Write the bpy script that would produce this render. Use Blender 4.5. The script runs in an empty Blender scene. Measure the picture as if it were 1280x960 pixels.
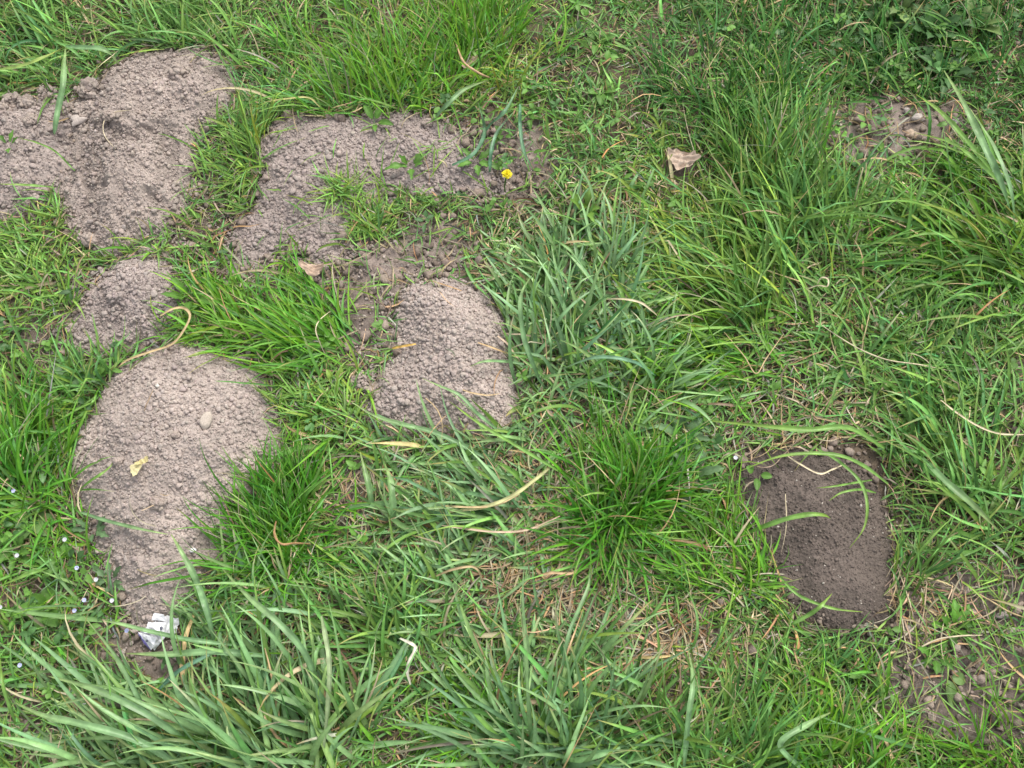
import bpy, math, random
import numpy as np
from mathutils import Vector
R = math.radians
rng = np.random.default_rng(7)
random.seed(7)
scn = bpy.context.scene
COL = scn.collection

# ------------------------------------------------------------------ camera
CAM_H, PITCH, HFOV = 1.5, R(70), R(52)
cam_d = bpy.data.cameras.new('camera'); cam = bpy.data.objects.new('camera', cam_d); COL.objects.link(cam)
cam.location = (0, 0, CAM_H); cam.rotation_euler = (R(90) - PITCH, 0, 0)
cam_d.sensor_fit = 'HORIZONTAL'; cam_d.angle = HFOV; cam_d.clip_start = 0.02; cam_d.clip_end = 500
scn.camera = cam
# ------------------------------------------------------------------ world, sun, exposure
SUN_EL, SUN_AZ = 58, 35        # azimuth clockwise from +y
w = bpy.data.worlds.new('World'); scn.world = w; w.use_nodes = True
nt = w.node_tree; bg = nt.nodes['Background']
sky = nt.nodes.new('ShaderNodeTexSky'); sky.sky_type = 'NISHITA'; sky.sun_disc = False
sky.sun_elevation = R(SUN_EL); sky.sun_rotation = R(SUN_AZ); sky.dust_density = 3.0; sky.air_density = 1.0; sky.ozone_density = 0.6
hs = nt.nodes.new('ShaderNodeHueSaturation'); hs.inputs['Saturation'].default_value = .3   # thin grey cloud
nt.links.new(sky.outputs[0], hs.inputs['Color']); nt.links.new(hs.outputs[0], bg.inputs[0]); bg.inputs[1].default_value = 0.15
sd = bpy.data.lights.new('sun', 'SUN'); sun = bpy.data.objects.new('sun', sd); COL.objects.link(sun)
sd.energy = 1.4; sd.angle = R(22); sd.color = (1.0, 0.95, 0.86)
sun.rotation_euler = (R(90 - SUN_EL), 0, R(180 - SUN_AZ) ); sun.location = (1, 1, 3)
# lamp looks down -Z; rotate so that the light comes from azimuth SUN_AZ
dv = Vector((math.sin(R(SUN_AZ)) * math.cos(R(SUN_EL)), math.cos(R(SUN_AZ)) * math.cos(R(SUN_EL)), math.sin(R(SUN_EL))))
sun.rotation_euler = dv.to_track_quat('Z', 'Y').to_euler()
vs = scn.view_settings; vs.view_transform = 'Standard'; vs.look = 'None'; vs.gamma = 1.0; vs.exposure = 0.9; vs.use_curve_mapping = False
scn.cycles.max_bounces = 6; scn.cycles.transmission_bounces = 4; scn.cycles.diffuse_bounces = 4

# ------------------------------------------------------------------ helpers
F_PX = 640 / math.tan(HFOV / 2)
def at(px, py):
    """photo pixel (1280x960) -> point on the ground plane"""
    px = np.asarray(px, float); py = np.asarray(py, float)
    dx = (px - 640) / F_PX; dyv = -(py - 480) / F_PX
    Y = dyv * math.sin(PITCH) + math.cos(PITCH)
    Z = dyv * math.cos(PITCH) - math.sin(PITCH)
    k = -CAM_H / Z
    return np.stack([dx * k, Y * k], -1)
def px_of(x, y, z=0.0):
    dz = z - CAM_H
    depth = y * math.cos(PITCH) - dz * math.sin(PITCH)
    up = y * math.sin(PITCH) + dz * math.cos(PITCH)
    depth = np.maximum(depth, 0.05)
    return 640 + x / depth * F_PX, 480 - up / depth * F_PX

def hash_noise(seed):
    r = np.random.default_rng(seed)
    return r.random((64, 64))
_N = [hash_noise(s) for s in range(8)]
def noise(x, y, scale, k=0):
    t = _N[k % 8]; u = np.asarray(x) * scale + 17.3 * k; v = np.asarray(y) * scale + 9.1 * k
    i = np.floor(u).astype(int); j = np.floor(v).astype(int); fu = u - i; fv = v - j
    fu = fu * fu * (3 - 2 * fu); fv = fv * fv * (3 - 2 * fv)
    g = lambda a, b: t[a % 64, b % 64]
    return (g(i, j) * (1 - fu) + g(i + 1, j) * fu) * (1 - fv) + (g(i, j + 1) * (1 - fu) + g(i + 1, j + 1) * fu) * fv
def fbm(x, y, scale, k=0, o=3):
    s = 0; a = 1; n = 0
    for q in range(o):
        s = s + a * noise(x, y, scale * 2 ** q, k + q); n += a; a *= .5
    return s / n

def chaikin(P, n=2):
    P = np.asarray(P, float)
    for _ in range(n):
        Q = np.roll(P, -1, 0)
        P = np.stack([P * .75 + Q * .25, P * .25 + Q * .75], 1).reshape(-1, 2)
    return P
def sdf(P, x, y):
    """positive inside"""
    d = np.full(x.shape, 1e9); ins = np.zeros(x.shape, bool)
    n = len(P)
    for i in range(n):
        a = P[i]; b = P[(i + 1) % n]; e = b - a
        wx = x - a[0]; wy = y - a[1]
        t = np.clip((wx * e[0] + wy * e[1]) / (e @ e + 1e-12), 0, 1)
        d = np.minimum(d, (wx - e[0] * t) ** 2 + (wy - e[1] * t) ** 2)
        if a[1] != b[1]:
            c = (a[1] > y) != (b[1] > y)
            ins ^= c & (x < e[0] * (y - a[1]) / (e[1]) + a[0])
    d = np.sqrt(d)
    return np.where(ins, d, -d)

def mk(name, V, F, mat, cols=None, parent=None, smooth=True, tris=False):
    me = bpy.data.meshes.new(name)
    V = np.asarray(V, np.float32); F = np.asarray(F, np.int32); k = F.shape[1]
    me.vertices.add(len(V)); me.vertices.foreach_set('co', V.ravel())
    me.loops.add(F.size); me.loops.foreach_set('vertex_index', F.ravel())
    me.polygons.add(len(F)); me.polygons.foreach_set('loop_start', np.arange(0, F.size, k, dtype=np.int32))
    me.polygons.foreach_set('loop_total', np.full(len(F), k, np.int32))
    me.polygons.foreach_set('use_smooth', np.full(len(F), smooth))
    me.update(calc_edges=True)
    if cols is not None:
        a = me.color_attributes.new('Col', 'FLOAT_COLOR', 'POINT')
        c = np.ones((len(V), 4), np.float32); c[:, :3] = cols
        a.data.foreach_set('color', c.ravel())
    me.materials.append(mat)
    o = bpy.data.objects.new(name, me); COL.objects.link(o)
    if parent: o.parent = parent
    return o
def tag(o, label, cat, group=None):
    o['label'] = label; o['category'] = cat
    if group: o['group'] = group
    return o
def thing(name, label, cat, loc=(0, 0, 0), group=None):
    o = bpy.data.objects.new(name, None); COL.objects.link(o); o.location = loc; o.empty_display_size = .02
    return tag(o, label, cat, group)
def part(name, V, F, mat, cols, root, **kw):
    V = np.asarray(V, np.float32) - np.array(root.location, np.float32)
    return mk(name, V, F, mat, cols, root, **kw)

# ------------------------------------------------------------------ materials
def soil_mat(name, rough=0.95, bump=0.6, tint=1.0):
    m = bpy.data.materials.new(name); m.use_nodes = True; n = m.node_tree; p = n.nodes['Principled BSDF']; L = n.links.new
    at_ = n.nodes.new('ShaderNodeAttribute'); at_.attribute_name = 'Col'
    tc = n.nodes.new('ShaderNodeTexCoord')
    n1 = n.nodes.new('ShaderNodeTexNoise'); n1.inputs['Scale'].default_value = 420; n1.inputs['Detail'].default_value = 6; n1.inputs['Roughness'].default_value = .65
    n2 = n.nodes.new('ShaderNodeTexNoise'); n2.inputs['Scale'].default_value = 14; n2.inputs['Detail'].default_value = 4
    for q in (n1, n2): L(tc.outputs['Object'], q.inputs['Vector'])
    r1 = n.nodes.new('ShaderNodeMapRange'); r1.inputs['To Min'].default_value = .72 * tint; r1.inputs['To Max'].default_value = 1.25 * tint; r1.inputs['From Min'].default_value = .3; r1.inputs['From Max'].default_value = .7
    r2 = n.nodes.new('ShaderNodeMapRange'); r2.inputs['To Min'].default_value = .86; r2.inputs['To Max'].default_value = 1.12; r2.inputs['From Min'].default_value = .3; r2.inputs['From Max'].default_value = .7
    L(n1.outputs['Fac'], r1.inputs['Value']); L(n2.outputs['Fac'], r2.inputs['Value'])
    mu = n.nodes.new('ShaderNodeMath'); mu.operation = 'MULTIPLY'; L(r1.outputs[0], mu.inputs[0]); L(r2.outputs[0], mu.inputs[1])
    vm = n.nodes.new('ShaderNodeVectorMath'); vm.operation = 'SCALE'; L(at_.outputs['Color'], vm.inputs[0]); L(mu.outputs[0], vm.inputs['Scale'])
    L(vm.outputs[0], p.inputs['Base Color'])
    p.inputs['Roughness'].default_value = rough; p.inputs['Specular IOR Level'].default_value = .15
    b = n.nodes.new('ShaderNodeBump'); b.inputs['Strength'].default_value = bump; b.inputs['Distance'].default_value = .002
    L(n1.outputs['Fac'], b.inputs['Height']); L(b.outputs[0], p.inputs['Normal'])
    return m
def leaf_mat(name, rough=.45, trans=.3, spec=.35):
    m = bpy.data.materials.new(name); m.use_nodes = True; n = m.node_tree; p = n.nodes['Principled BSDF']; L = n.links.new
    at_ = n.nodes.new('ShaderNodeAttribute'); at_.attribute_name = 'Col'
    tc = n.nodes.new('ShaderNodeTexCoord')
    n1 = n.nodes.new('ShaderNodeTexNoise'); n1.inputs['Scale'].default_value = 90; n1.inputs['Detail'].default_value = 4
    L(tc.outputs['Object'], n1.inputs['Vector'])
    r1 = n.nodes.new('ShaderNodeMapRange'); r1.inputs['To Min'].default_value = .8; r1.inputs['To Max'].default_value = 1.2; r1.inputs['From Min'].default_value = .3; r1.inputs['From Max'].default_value = .7
    L(n1.outputs['Fac'], r1.inputs['Value'])
    vm = n.nodes.new('ShaderNodeVectorMath'); vm.operation = 'SCALE'; L(at_.outputs['Color'], vm.inputs[0]); L(r1.outputs[0], vm.inputs['Scale'])
    L(vm.outputs[0], p.inputs['Base Color']); p.inputs['Roughness'].default_value = rough; p.inputs['Specular IOR Level'].default_value = spec
    t = n.nodes.new('ShaderNodeBsdfTranslucent'); L(vm.outputs[0], t.inputs['Color'])
    mx = n.nodes.new('ShaderNodeMixShader'); mx.inputs[0].default_value = trans
    out = n.nodes['Material Output']
    L(p.outputs[0], mx.inputs[1]); L(t.outputs[0], mx.inputs[2]); L(mx.outputs[0], out.inputs['Surface'])
    return m
M_SOIL = soil_mat('dry_crumbly_soil'); M_WET = soil_mat('moist_dark_soil', .8, .5)
M_GROUND = soil_mat('trodden_earth', .95, .7)
M_GRASS = leaf_mat('green_grass'); M_BROAD = leaf_mat('broad_matt_grass', .38, .25, .45); M_STRAW = leaf_mat('dry_straw', .6, .15, .25)
M_LEAF = leaf_mat('weed_leaf', .5, .25, .35); M_PETAL = leaf_mat('petal', .6, .3, .2); M_PAPER = leaf_mat('white_paper', .55, .12, .3)
M_STONE = soil_mat('pale_stone', .7, .15)

# ------------------------------------------------------------------ layout in photo pixels
MOUNDS = {
 'front': dict(poly=[(232,432),(262,434),(300,455),(330,470),(345,505),(352,560),(352,600),(330,630),(300,665),(262,712),(236,750),(215,782),(175,785),(158,755),(140,715),(120,668),(100,625),(96,585),(102,535),(125,495),(150,465),(190,440)], h=.058, D=.15, r=(.0017,.0066), n=15000, col=(.365, .308, .274), m='s'),
 'small': dict(poly=[(168,322),(200,318),(225,345),(232,380),(205,408),(170,430),(115,440),(85,440),(88,410),(105,380),(128,348)], h=.03, D=.08, r=(.002,.0075), n=5200, col=(.34, .286, .26), m='s'),
 'rear': dict(poly=[(150,82),(180,68),(240,62),(285,78),(300,110),(290,145),(245,180),(246,215),(228,262),(195,300),(150,318),(112,312),(88,270),(72,235),(92,185),(98,140),(120,105)], h=.045, D=.16, r=(.0017,.0072), n=14000, col=(.345, .289, .255), m='s'),
 'edge': dict(poly=[(-70,140),(0,135),(40,122),(78,135),(96,180),(88,225),(60,255),(10,285),(-70,290)], h=.028, D=.09, r=(.002,.011), n=7000, col=(.315, .264, .238), m='s'),
 'flat': dict(poly=[(335,165),(362,148),(440,150),(500,140),(545,150),(570,180),(610,205),(630,228),(595,240),(550,238),(520,250),(470,250),(430,285),(425,330),(400,345),(380,310),(345,318),(300,335),(285,310),(295,280),(330,262),(326,230),(322,190)], amp=.042, h=.012, D=.12, r=(.002,.0072), n=10000, col=(.325, .272, .247), m='s'),
 'centre': dict(poly=[(512,362),(540,350),(585,350),(615,368),(640,410),(643,455),(662,500),(650,530),(605,550),(560,545),(520,545),(475,545),(462,515),(472,478),(500,450),(496,400)], h=.042, D=.11, r=(.0024,.0066), n=8200, col=(.375, .316, .282), m='s'),
 'dark': dict(poly=[(925,580),(940,565),(990,562),(1050,575),(1090,600),(1104,650),(1118,710),(1112,765),(1085,790),(1040,785),(1000,760),(968,722),(946,680),(930,630)], h=.024, D=.11, r=(.0012,.0040), n=11000, amp=.007, col=(.126, .102, .087), m='w'),
}
for k, M in MOUNDS.items():
    P = np.array(M['poly'], float); M['P'] = chaikin(at(P[:, 0], P[:, 1]), 2)
# bare earth in the turf: polygon, strength
BARE = [([(360,560),(420,560),(470,600),(480,650),(440,680),(400,640),(360,610)], .85), ([(285,275),(345,270),(350,330),(300,335)], .75),
 ([(400,325),(470,300),(560,265),(600,300),(595,352),(510,362),(495,450),(430,440)], 1.0), ([(560,140),(650,140),(690,230),(660,270),(590,250),(560,200)], .7),
 ([(1030,140),(1120,120),(1210,150),(1200,200),(1100,215),(1040,200)], .8), ([(1125,700),(1200,690),(1290,740),(1310,850),(1300,930),(1180,935),(1120,850),(1100,790)], .88),
 ([(825,190),(880,190),(880,230),(830,235)], .5), ([(1220,440),(1300,440),(1300,580),(1230,520)], .4), ([(130,770),(230,770),(240,840),(160,880),(60,830),(100,770)], .6),
 ([(680,690),(860,740),(830,850),(700,800),(570,810),(580,770)], .38), ([(840,740),(930,700),(930,860),(850,960),(820,860)], .3), ([(0,370),(60,390),(60,450),(0,440)], .6),
 ([(630,620),(720,650),(700,740),(640,700)], .35), ([(865,490),(915,490),(920,560),(870,560)], .5), ([(240,180),(300,230),(240,320),(200,310)], .35),
 ([(0,860),(60,880),(60,960),(0,960)], .45),([(1020,265),(1100,265),(1080,300),(1020,300)], .4)]
BAREP = [(at(*np.array(p, float).T), s) for p, s in BARE]

def base_h(x, y):
    return (fbm(x, y, 2.1, 1) - .5) * .05 + (fbm(x, y, 9, 3) - .5) * .018
def mound_h(M, x, y):
    d = sdf(M['P'], x, y)
    a = M.get('amp', .03); d = d + (fbm(x, y, 26, 2) - .5) * a + (fbm(x, y, 110, 5) - .5) * a * .4
    t = np.clip(d / M['D'], 0, 1)
    prof = (1 - (1 - t) ** 2.0)
    h = M['h'] * prof * (1 + .25 * (fbm(x, y, 16, 4) - .5)) + np.where(t > 0, (fbm(x, y, 40, 6) - .5) * .008 * np.minimum(1, t * 4), 0)
    h = h + np.where(d < 0, d * .8, 0) + .002
    return h, d
# coarse raster used to keep blades above the soil and grass off the mounds
GX0, GY0, GS, GNX, GNY = -1.9, -.7, .006, 640, 700
gx, gy = np.meshgrid(GX0 + np.arange(GNX) * GS, GY0 + np.arange(GNY) * GS)
GH = base_h(gx, gy); GM = np.full(gx.shape, -1.0); GB = np.zeros(gx.shape)
for M in MOUNDS.values():
    P = M['P']; lo = P.min(0) - .06; hi = P.max(0) + .06
    s = (slice(int((lo[1] - GY0) / GS), int((hi[1] - GY0) / GS)), slice(max(0, int((lo[0] - GX0) / GS)), int((hi[0] - GX0) / GS)))
    h, d = mound_h(M, gx[s], gy[s])
    GH[s] = np.maximum(GH[s], base_h(gx[s], gy[s]) + np.where(d > -.01, h + .003, -1)); GM[s] = np.maximum(GM[s], d)
for P, st in BAREP:
    P = chaikin(P, 2); lo = P.min(0) - .08; hi = P.max(0) + .08
    i0, i1 = max(0, int((lo[1] - GY0) / GS)), int((hi[1] - GY0) / GS); j0, j1 = max(0, int((lo[0] - GX0) / GS)), int((hi[0] - GX0) / GS)
    s = (slice(i0, i1), slice(j0, j1))
    d = sdf(P, gx[s], gy[s]) + (fbm(gx[s], gy[s], 18, 2) - .5) * .1
    GB[s] = np.maximum(GB[s], min(1, st * 1.15) * np.clip(d / .04 + .5, 0, 1))
def samp(G, x, y):
    u = np.clip((x - GX0) / GS, 0, GNX - 1.01); v = np.clip((y - GY0) / GS, 0, GNY - 1.01)
    i = u.astype(int); j = v.astype(int); fu = u - i; fv = v - j
    return (G[j, i] * (1 - fu) + G[j, i + 1] * fu) * (1 - fv) + (G[j + 1, i] * (1 - fu) + G[j + 1, i + 1] * fu) * fv
def gh(x, y): return samp(GH, np.asarray(x, float), np.asarray(y, float))

# ------------------------------------------------------------------ soil relief
def splat(x0, y0, st, nx, ny, px, py, pr, pc, emb):
    D = np.zeros((ny, nx)); C = np.zeros((ny, nx)) + 1.0; E = np.zeros((ny, nx), bool)
    ang = rng.random(len(px)) * 3.14; asp = rng.uniform(.65, 1.0, len(px)); sq = rng.uniform(1.6, 3.6, len(px)); tl = rng.normal(0, .25, (len(px), 2))
    for i in range(len(px)):
        r = pr[i]; cx = (px[i] - x0) / st; cy = (py[i] - y0) / st; k = int(r / st) + 2
        a0, a1 = int(cx) - k, int(cx) + k + 1; b0, b1 = int(cy) - k, int(cy) + k + 1
        if a0 < 0 or b0 < 0 or a1 > nx or b1 > ny: continue
        X = (np.arange(a0, a1) - cx) * st / r; Y = (np.arange(b0, b1) - cy)[:, None] * st / r
        c, s = math.cos(ang[i]), math.sin(ang[i])
        U = np.abs(X * c + Y * s); W_ = np.abs(-X * s + Y * c) / asp[i]
        q = 1 - (U ** sq[i] + W_ ** sq[i])
        h = r * (np.sqrt(np.maximum(q, 0)) * (1 + tl[i, 0] * X + tl[i, 1] * Y) - emb[i])
        d = D[b0:b1, a0:a1]; m = (q > 0) & (h > d)
        d[m] = h[m]; C[b0:b1, a0:a1][m] = pc[i]
    return D, C
def grid_faces(nx, ny):
    i = np.arange(nx * ny).reshape(ny, nx)
    return np.stack([i[:-1, :-1], i[:-1, 1:], i[1:, 1:], i[1:, :-1]], -1)

# loose crumbs as little knobbly solids
def ico(sub):
    import bmesh
    bm = bmesh.new(); bmesh.ops.create_icosphere(bm, subdivisions=sub, radius=1)
    V = np.array([v.co[:] for v in bm.verts]); F = np.array([[v.index for v in f.verts] for f in bm.faces]); bm.free()
    return V, F
ICO2 = ico(2); ICO3 = ico(3)
def knob(V, seed, amt=.25):
    r = np.random.default_rng(seed); o = np.ones(len(V))
    for q in range(7):
        d = r.normal(size=3); d /= np.linalg.norm(d); o += amt * .45 * np.sin(V @ d * r.uniform(1.5, 5) + r.random() * 6)
    c = r.normal(size=(4, 3)); c /= np.linalg.norm(c, axis=1)[:, None]
    W_ = V * o[:, None]
    for d in c:
        k = W_ @ d; W_ = W_ - np.outer(np.maximum(k - .72, 0) * .8, d)
    return W_
def crumbs(xs, ys, zs, rs, cols):
    Vt, Ft = ICO2; variants = [knob(Vt, s) for s in range(12)]
    n = len(xs); nv = len(Vt); out = np.empty((n, nv, 3)); cc = np.empty((n, nv, 3))
    for i in range(n):
        a = rng.random() * 6.28; c, s = math.cos(a), math.sin(a); v = variants[rng.integers(12)] * rng.uniform(.7, 1.2, 3)
        out[i] = np.stack([v[:, 0] * c - v[:, 1] * s, v[:, 0] * s + v[:, 1] * c, v[:, 2] * .85], -1) * rs[i] + (xs[i], ys[i], zs[i])
        cc[i] = cols[i]
    F = (Ft[None] + (np.arange(n) * nv)[:, None, None]).reshape(-1, 3)
    return out.reshape(-1, 3), F, cc.reshape(-1, 3)
def soilcols(n, base, var=.14):
    g = np.exp(rng.normal(0, var, n))[:, None]; return np.array(base) * g * (1 + rng.normal(0, .012, (n, 3)))

# the ground: one sheet, fine where the photo looks, out to the horizon
def axis(lo, hi, st):
    fine = np.arange(lo, hi, st); e = .006 * 1.35 ** np.arange(1, 33)
    e = np.cumsum(e); return np.concatenate([(fine[0] - e)[::-1], fine, fine[-1] + e]), len(e)
st = .0034
ax, ne = axis(-1.15, 1.15, st); ay, _ = axis(-.2, 1.95, st)
nxf, nyf = len(ax) - 2 * ne, len(ay) - 2 * ne
X, Y = np.meshgrid(ax, ay)
Z = base_h(X, Y); fade = np.exp(-np.maximum(0, np.hypot(X, Y - 1) - 6) / 10); Z *= fade
n = 26000
cx = rng.uniform(-1.15, 1.15, n); cy = rng.uniform(-.2, 1.95, n); pr = .0028 * (1 - rng.random(n) * .97) ** -.42; pr = np.minimum(pr, .012)
D, C = splat(ax[ne], ay[ne], st, nxf, nyf, cx, cy, pr, np.exp(rng.normal(0, .16, n)), rng.uniform(.1, .6, n))
bf = samp(GB, X[ne:-ne, ne:-ne], Y[ne:-ne, ne:-ne]); Z[ne:-ne, ne:-ne] += D * (.3 + .55 * bf) - .002 + (fbm(X[ne:-ne, ne:-ne], Y[ne:-ne, ne:-ne], 120, 4) - .5) * .005 + (fbm(X[ne:-ne, ne:-ne], Y[ne:-ne, ne:-ne], 28, 1) - .5) * .012 * bf
tone = np.ones(X.shape); tone[ne:-ne, ne:-ne] = C
bare = samp(GB, X, Y)
moss = np.clip((fbm(X, Y, 11, 6) - .5) * 5, 0, 1) * (1 - bare)
far = np.clip((np.hypot(X, Y - .9) - 1.6) / .8, 0, 1)
b = np.clip(bare * 1.3, 0, 1)[..., None]
gc = np.array([.15, .115, .085]) * (1 - b) + np.array([.25, .203, .175]) * b
gc = gc * (1 - .5 * moss[..., None]) + np.array([.055, .09, .025]) * .5 * moss[..., None]
dark_ctr = at(1230, 860); dark_tone = np.clip(np.clip((fbm(X, Y, 7, 2) - .52) * 6, 0, 1) + 1.1 * np.exp(-((X - dark_ctr[0]) ** 2 + (Y - dark_ctr[1]) ** 2) / .035), 0, 1.2)[..., None]; gc = gc * (1 - .35 * dark_tone)  # darker blotches by noise, plus a darker area at the lower right
gc = gc * tone[..., None]; gc = gc * (1 - far[..., None]) + np.array([.06, .105, .03]) * far[..., None]
g = mk('ground', np.stack([X, Y, Z], -1).reshape(-1, 3), grid_faces(len(ax), len(ay)).reshape(-1, 4), M_GROUND, gc.reshape(-1, 3))
g['kind'] = 'structure'

# ------------------------------------------------------------------ molehills
ML = {'front': ('large pale dry dome of soil in the left foreground, a smooth pebble on it', 'molehill'),
 'small': ('small pale molehill behind the large front one, with a looping straw at its foot', 'molehill'),
 'rear': ('broad pale molehill with dark crumbly pits at the top left of the lawn', 'molehill'),
 'edge': ('low cloddy heap of broken soil lumps cut off by the left edge of the photo', 'molehill'),
 'flat': ('low flattened spread of pale soil between the rear molehill and the yellow flower', 'molehill'),
 'centre': ('pale molehill in the middle, coarse round crumbs, beside bluish broad grass', 'molehill'),
 'dark': ('dark brown moist molehill of fine soil on the right, crossed by green blades', 'molehill')}
def samp2(lo, st, Z, x, y):
    i = np.clip(((x - lo[0]) / st).round().astype(int), 0, Z.shape[1] - 1); j = np.clip(((y - lo[1]) / st).round().astype(int), 0, Z.shape[0] - 1)
    out = (x < lo[0]) | (y < lo[1]) | (x > lo[0] + Z.shape[1] * st) | (y > lo[1] + Z.shape[0] * st)
    return np.where(out, gh(x, y), np.maximum(Z[j, i], base_h(x, y)))
for k, M in MOUNDS.items():
    P = M['P']; st = .0012; lo = P.min(0) - .03; hi = P.max(0) + .03
    nx, ny = int((hi[0] - lo[0]) / st), int((hi[1] - lo[1]) / st)
    X, Y = np.meshgrid(lo[0] + np.arange(nx) * st, lo[1] + np.arange(ny) * st)
    h, d = mound_h(M, X, Y); bz = base_h(X, Y)
    n = int(M['n'] * 1.35); px = rng.uniform(lo[0], hi[0], n); py = rng.uniform(lo[1], hi[1], n)
    r0, r1 = M['r']; pr = np.minimum(r0 * (1 - rng.random(n) * .985) ** -.5, r1 * rng.uniform(.8, 1.25, n))
    # patches of coarser and finer crumbs
    pr *= .75 + .6 * fbm(px, py, 14, 7)
    pr *= .52
    D, C = splat(lo[0], lo[1], st, nx, ny, px, py, pr, np.exp(rng.normal(0, .07, n)), rng.uniform(.1, .6, n))
    Dn = D + (fbm(X, Y, 300, 1) - .5) * .002 + (fbm(X, Y, 45, 3) - .5) * .003
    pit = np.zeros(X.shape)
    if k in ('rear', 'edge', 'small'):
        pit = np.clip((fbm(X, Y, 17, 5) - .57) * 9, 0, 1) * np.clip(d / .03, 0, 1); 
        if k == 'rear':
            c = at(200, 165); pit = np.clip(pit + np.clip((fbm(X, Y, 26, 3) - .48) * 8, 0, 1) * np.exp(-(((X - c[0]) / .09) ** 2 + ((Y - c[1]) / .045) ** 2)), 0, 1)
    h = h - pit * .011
    Zm = bz + h + Dn * np.clip((d + .02) / .012, 0, 1)
    lump = np.clip(.85 + .3 * (fbm(X, Y, 22, 2)), 0, 2)
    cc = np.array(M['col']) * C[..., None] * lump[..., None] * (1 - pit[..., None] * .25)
    keep = (d > -.012 + (fbm(X, Y, 60, 3) - .5) * .012)
    F = grid_faces(nx, ny); kf = keep[:-1, :-1] & keep[1:, 1:] & keep[1:, :-1] & keep[:-1, 1:]
    F = F[kf]; used, inv = np.unique(F, return_inverse=True)
    V = np.stack([X, Y, Zm], -1).reshape(-1, 3)[used]
    c0 = P.mean(0); lab, cat = ML[k]
    root = thing('molehill', lab, cat, (c0[0], c0[1], float(base_h(c0[0], c0[1]))), 'molehills in the lawn')
    mat = M_WET if M['m'] == 'w' else M_SOIL
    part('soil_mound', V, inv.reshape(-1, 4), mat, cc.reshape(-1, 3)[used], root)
    n = {'front': 16000, 'rear': 13000, 'centre': 7500, 'dark': 9500, 'flat': 10500, 'edge': 5500, 'small': 5000}[k]
    px = rng.uniform(lo[0] - .04, hi[0] + .04, n * 5); py = rng.uniform(lo[1] - .04, hi[1] + .04, n * 5)
    dd = sdf(P, px, py); pk = np.where(dd > 0, .8, np.exp(dd / .022)) > rng.random(n * 5); px, py, dd = px[pk][:n], py[pk][:n], dd[pk][:n]
    rs = np.minimum(r0 * .58 * (1 - rng.random(len(px)) * .985) ** -.42, r1 * .68) * (.85 if k == 'dark' else .93) * (.75 + .6 * fbm(px, py, 14, 7))
    rz = samp2(lo, st, Zm, px, py)
    V, F, c_ = crumbs(px, py, rz + rs * rng.uniform(-.3, .62, len(px)), rs, np.where(rng.random((len(px), 1)) < (.02 if k == 'dark' else .004), [[.42, .38, .33]], soilcols(len(px), M['col'], .07)))
    o = part('loose_crumbs', V, F, mat, c_, root); o['kind'] = 'stuff'

# loose crumbs strewn on the bare earth (uncountable)
n = 60000; px = rng.uniform(-1.2, 1.2, n); py = rng.uniform(-.2, 1.95, n)
b = samp(GB, px, py); m_ = samp(GM, px, py); k = ((b * .75 + .03 + .55 * np.exp(-np.abs(m_) / .035)) > rng.random(n)) & (m_ < 0.005); px, py = px[k], py[k]
rs = np.minimum(.0022 * (1 - rng.random(len(px)) * .98) ** -.45, .009)
V, F, c_ = crumbs(px, py, gh(px, py) + rs * .35, rs, soilcols(len(px), (.25, .2, .165), .16))
o = mk('soil_crumbs', V, F, M_GROUND, c_); o['kind'] = 'stuff'; 

# ------------------------------------------------------------------ blades
PAL = {'bright': ((.13, .315, .028), .2), 'fine': ((.175, .32, .058), .22), 'blue': ((.21, .36, .145), .19), 'dark': ((.056, .165, .028), .24),  # 'dark': a deeper green species, with the top right shade painted into it
       'yellow': ((.23, .34, .06), .2), 'deep': ((.088, .26, .022), .2), 'mid': ((.142, .29, .066), .26), 'straw': ((.45, .37, .235), .22), 'brown': ((.24, .17, .105), .3)}
def pal(kind, n):
    c, v = PAL[kind]; g = np.exp(rng.normal(0, v, n))[:, None]
    h = rng.normal(0, .05 if kind == 'blue' else .1, (n, 1)); c = np.array(c) * g * np.concatenate([np.exp(h * 1.4), np.ones((n, 1)), np.exp(-h + rng.normal(0, .1, (n, 1)))], 1)
    return c
EXCL = [(float(at(a, b)[0]), float(at(a, b)[1]), e) for a, b, e in [(197, 800, .034), (198, 822, .02), (636, 228, .022), (850, 212, .02), (398, 352, .013), (512, 835, .006), (1020, 660, .05), (1040, 740, .05), (1060, 600, .05)]]
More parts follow.
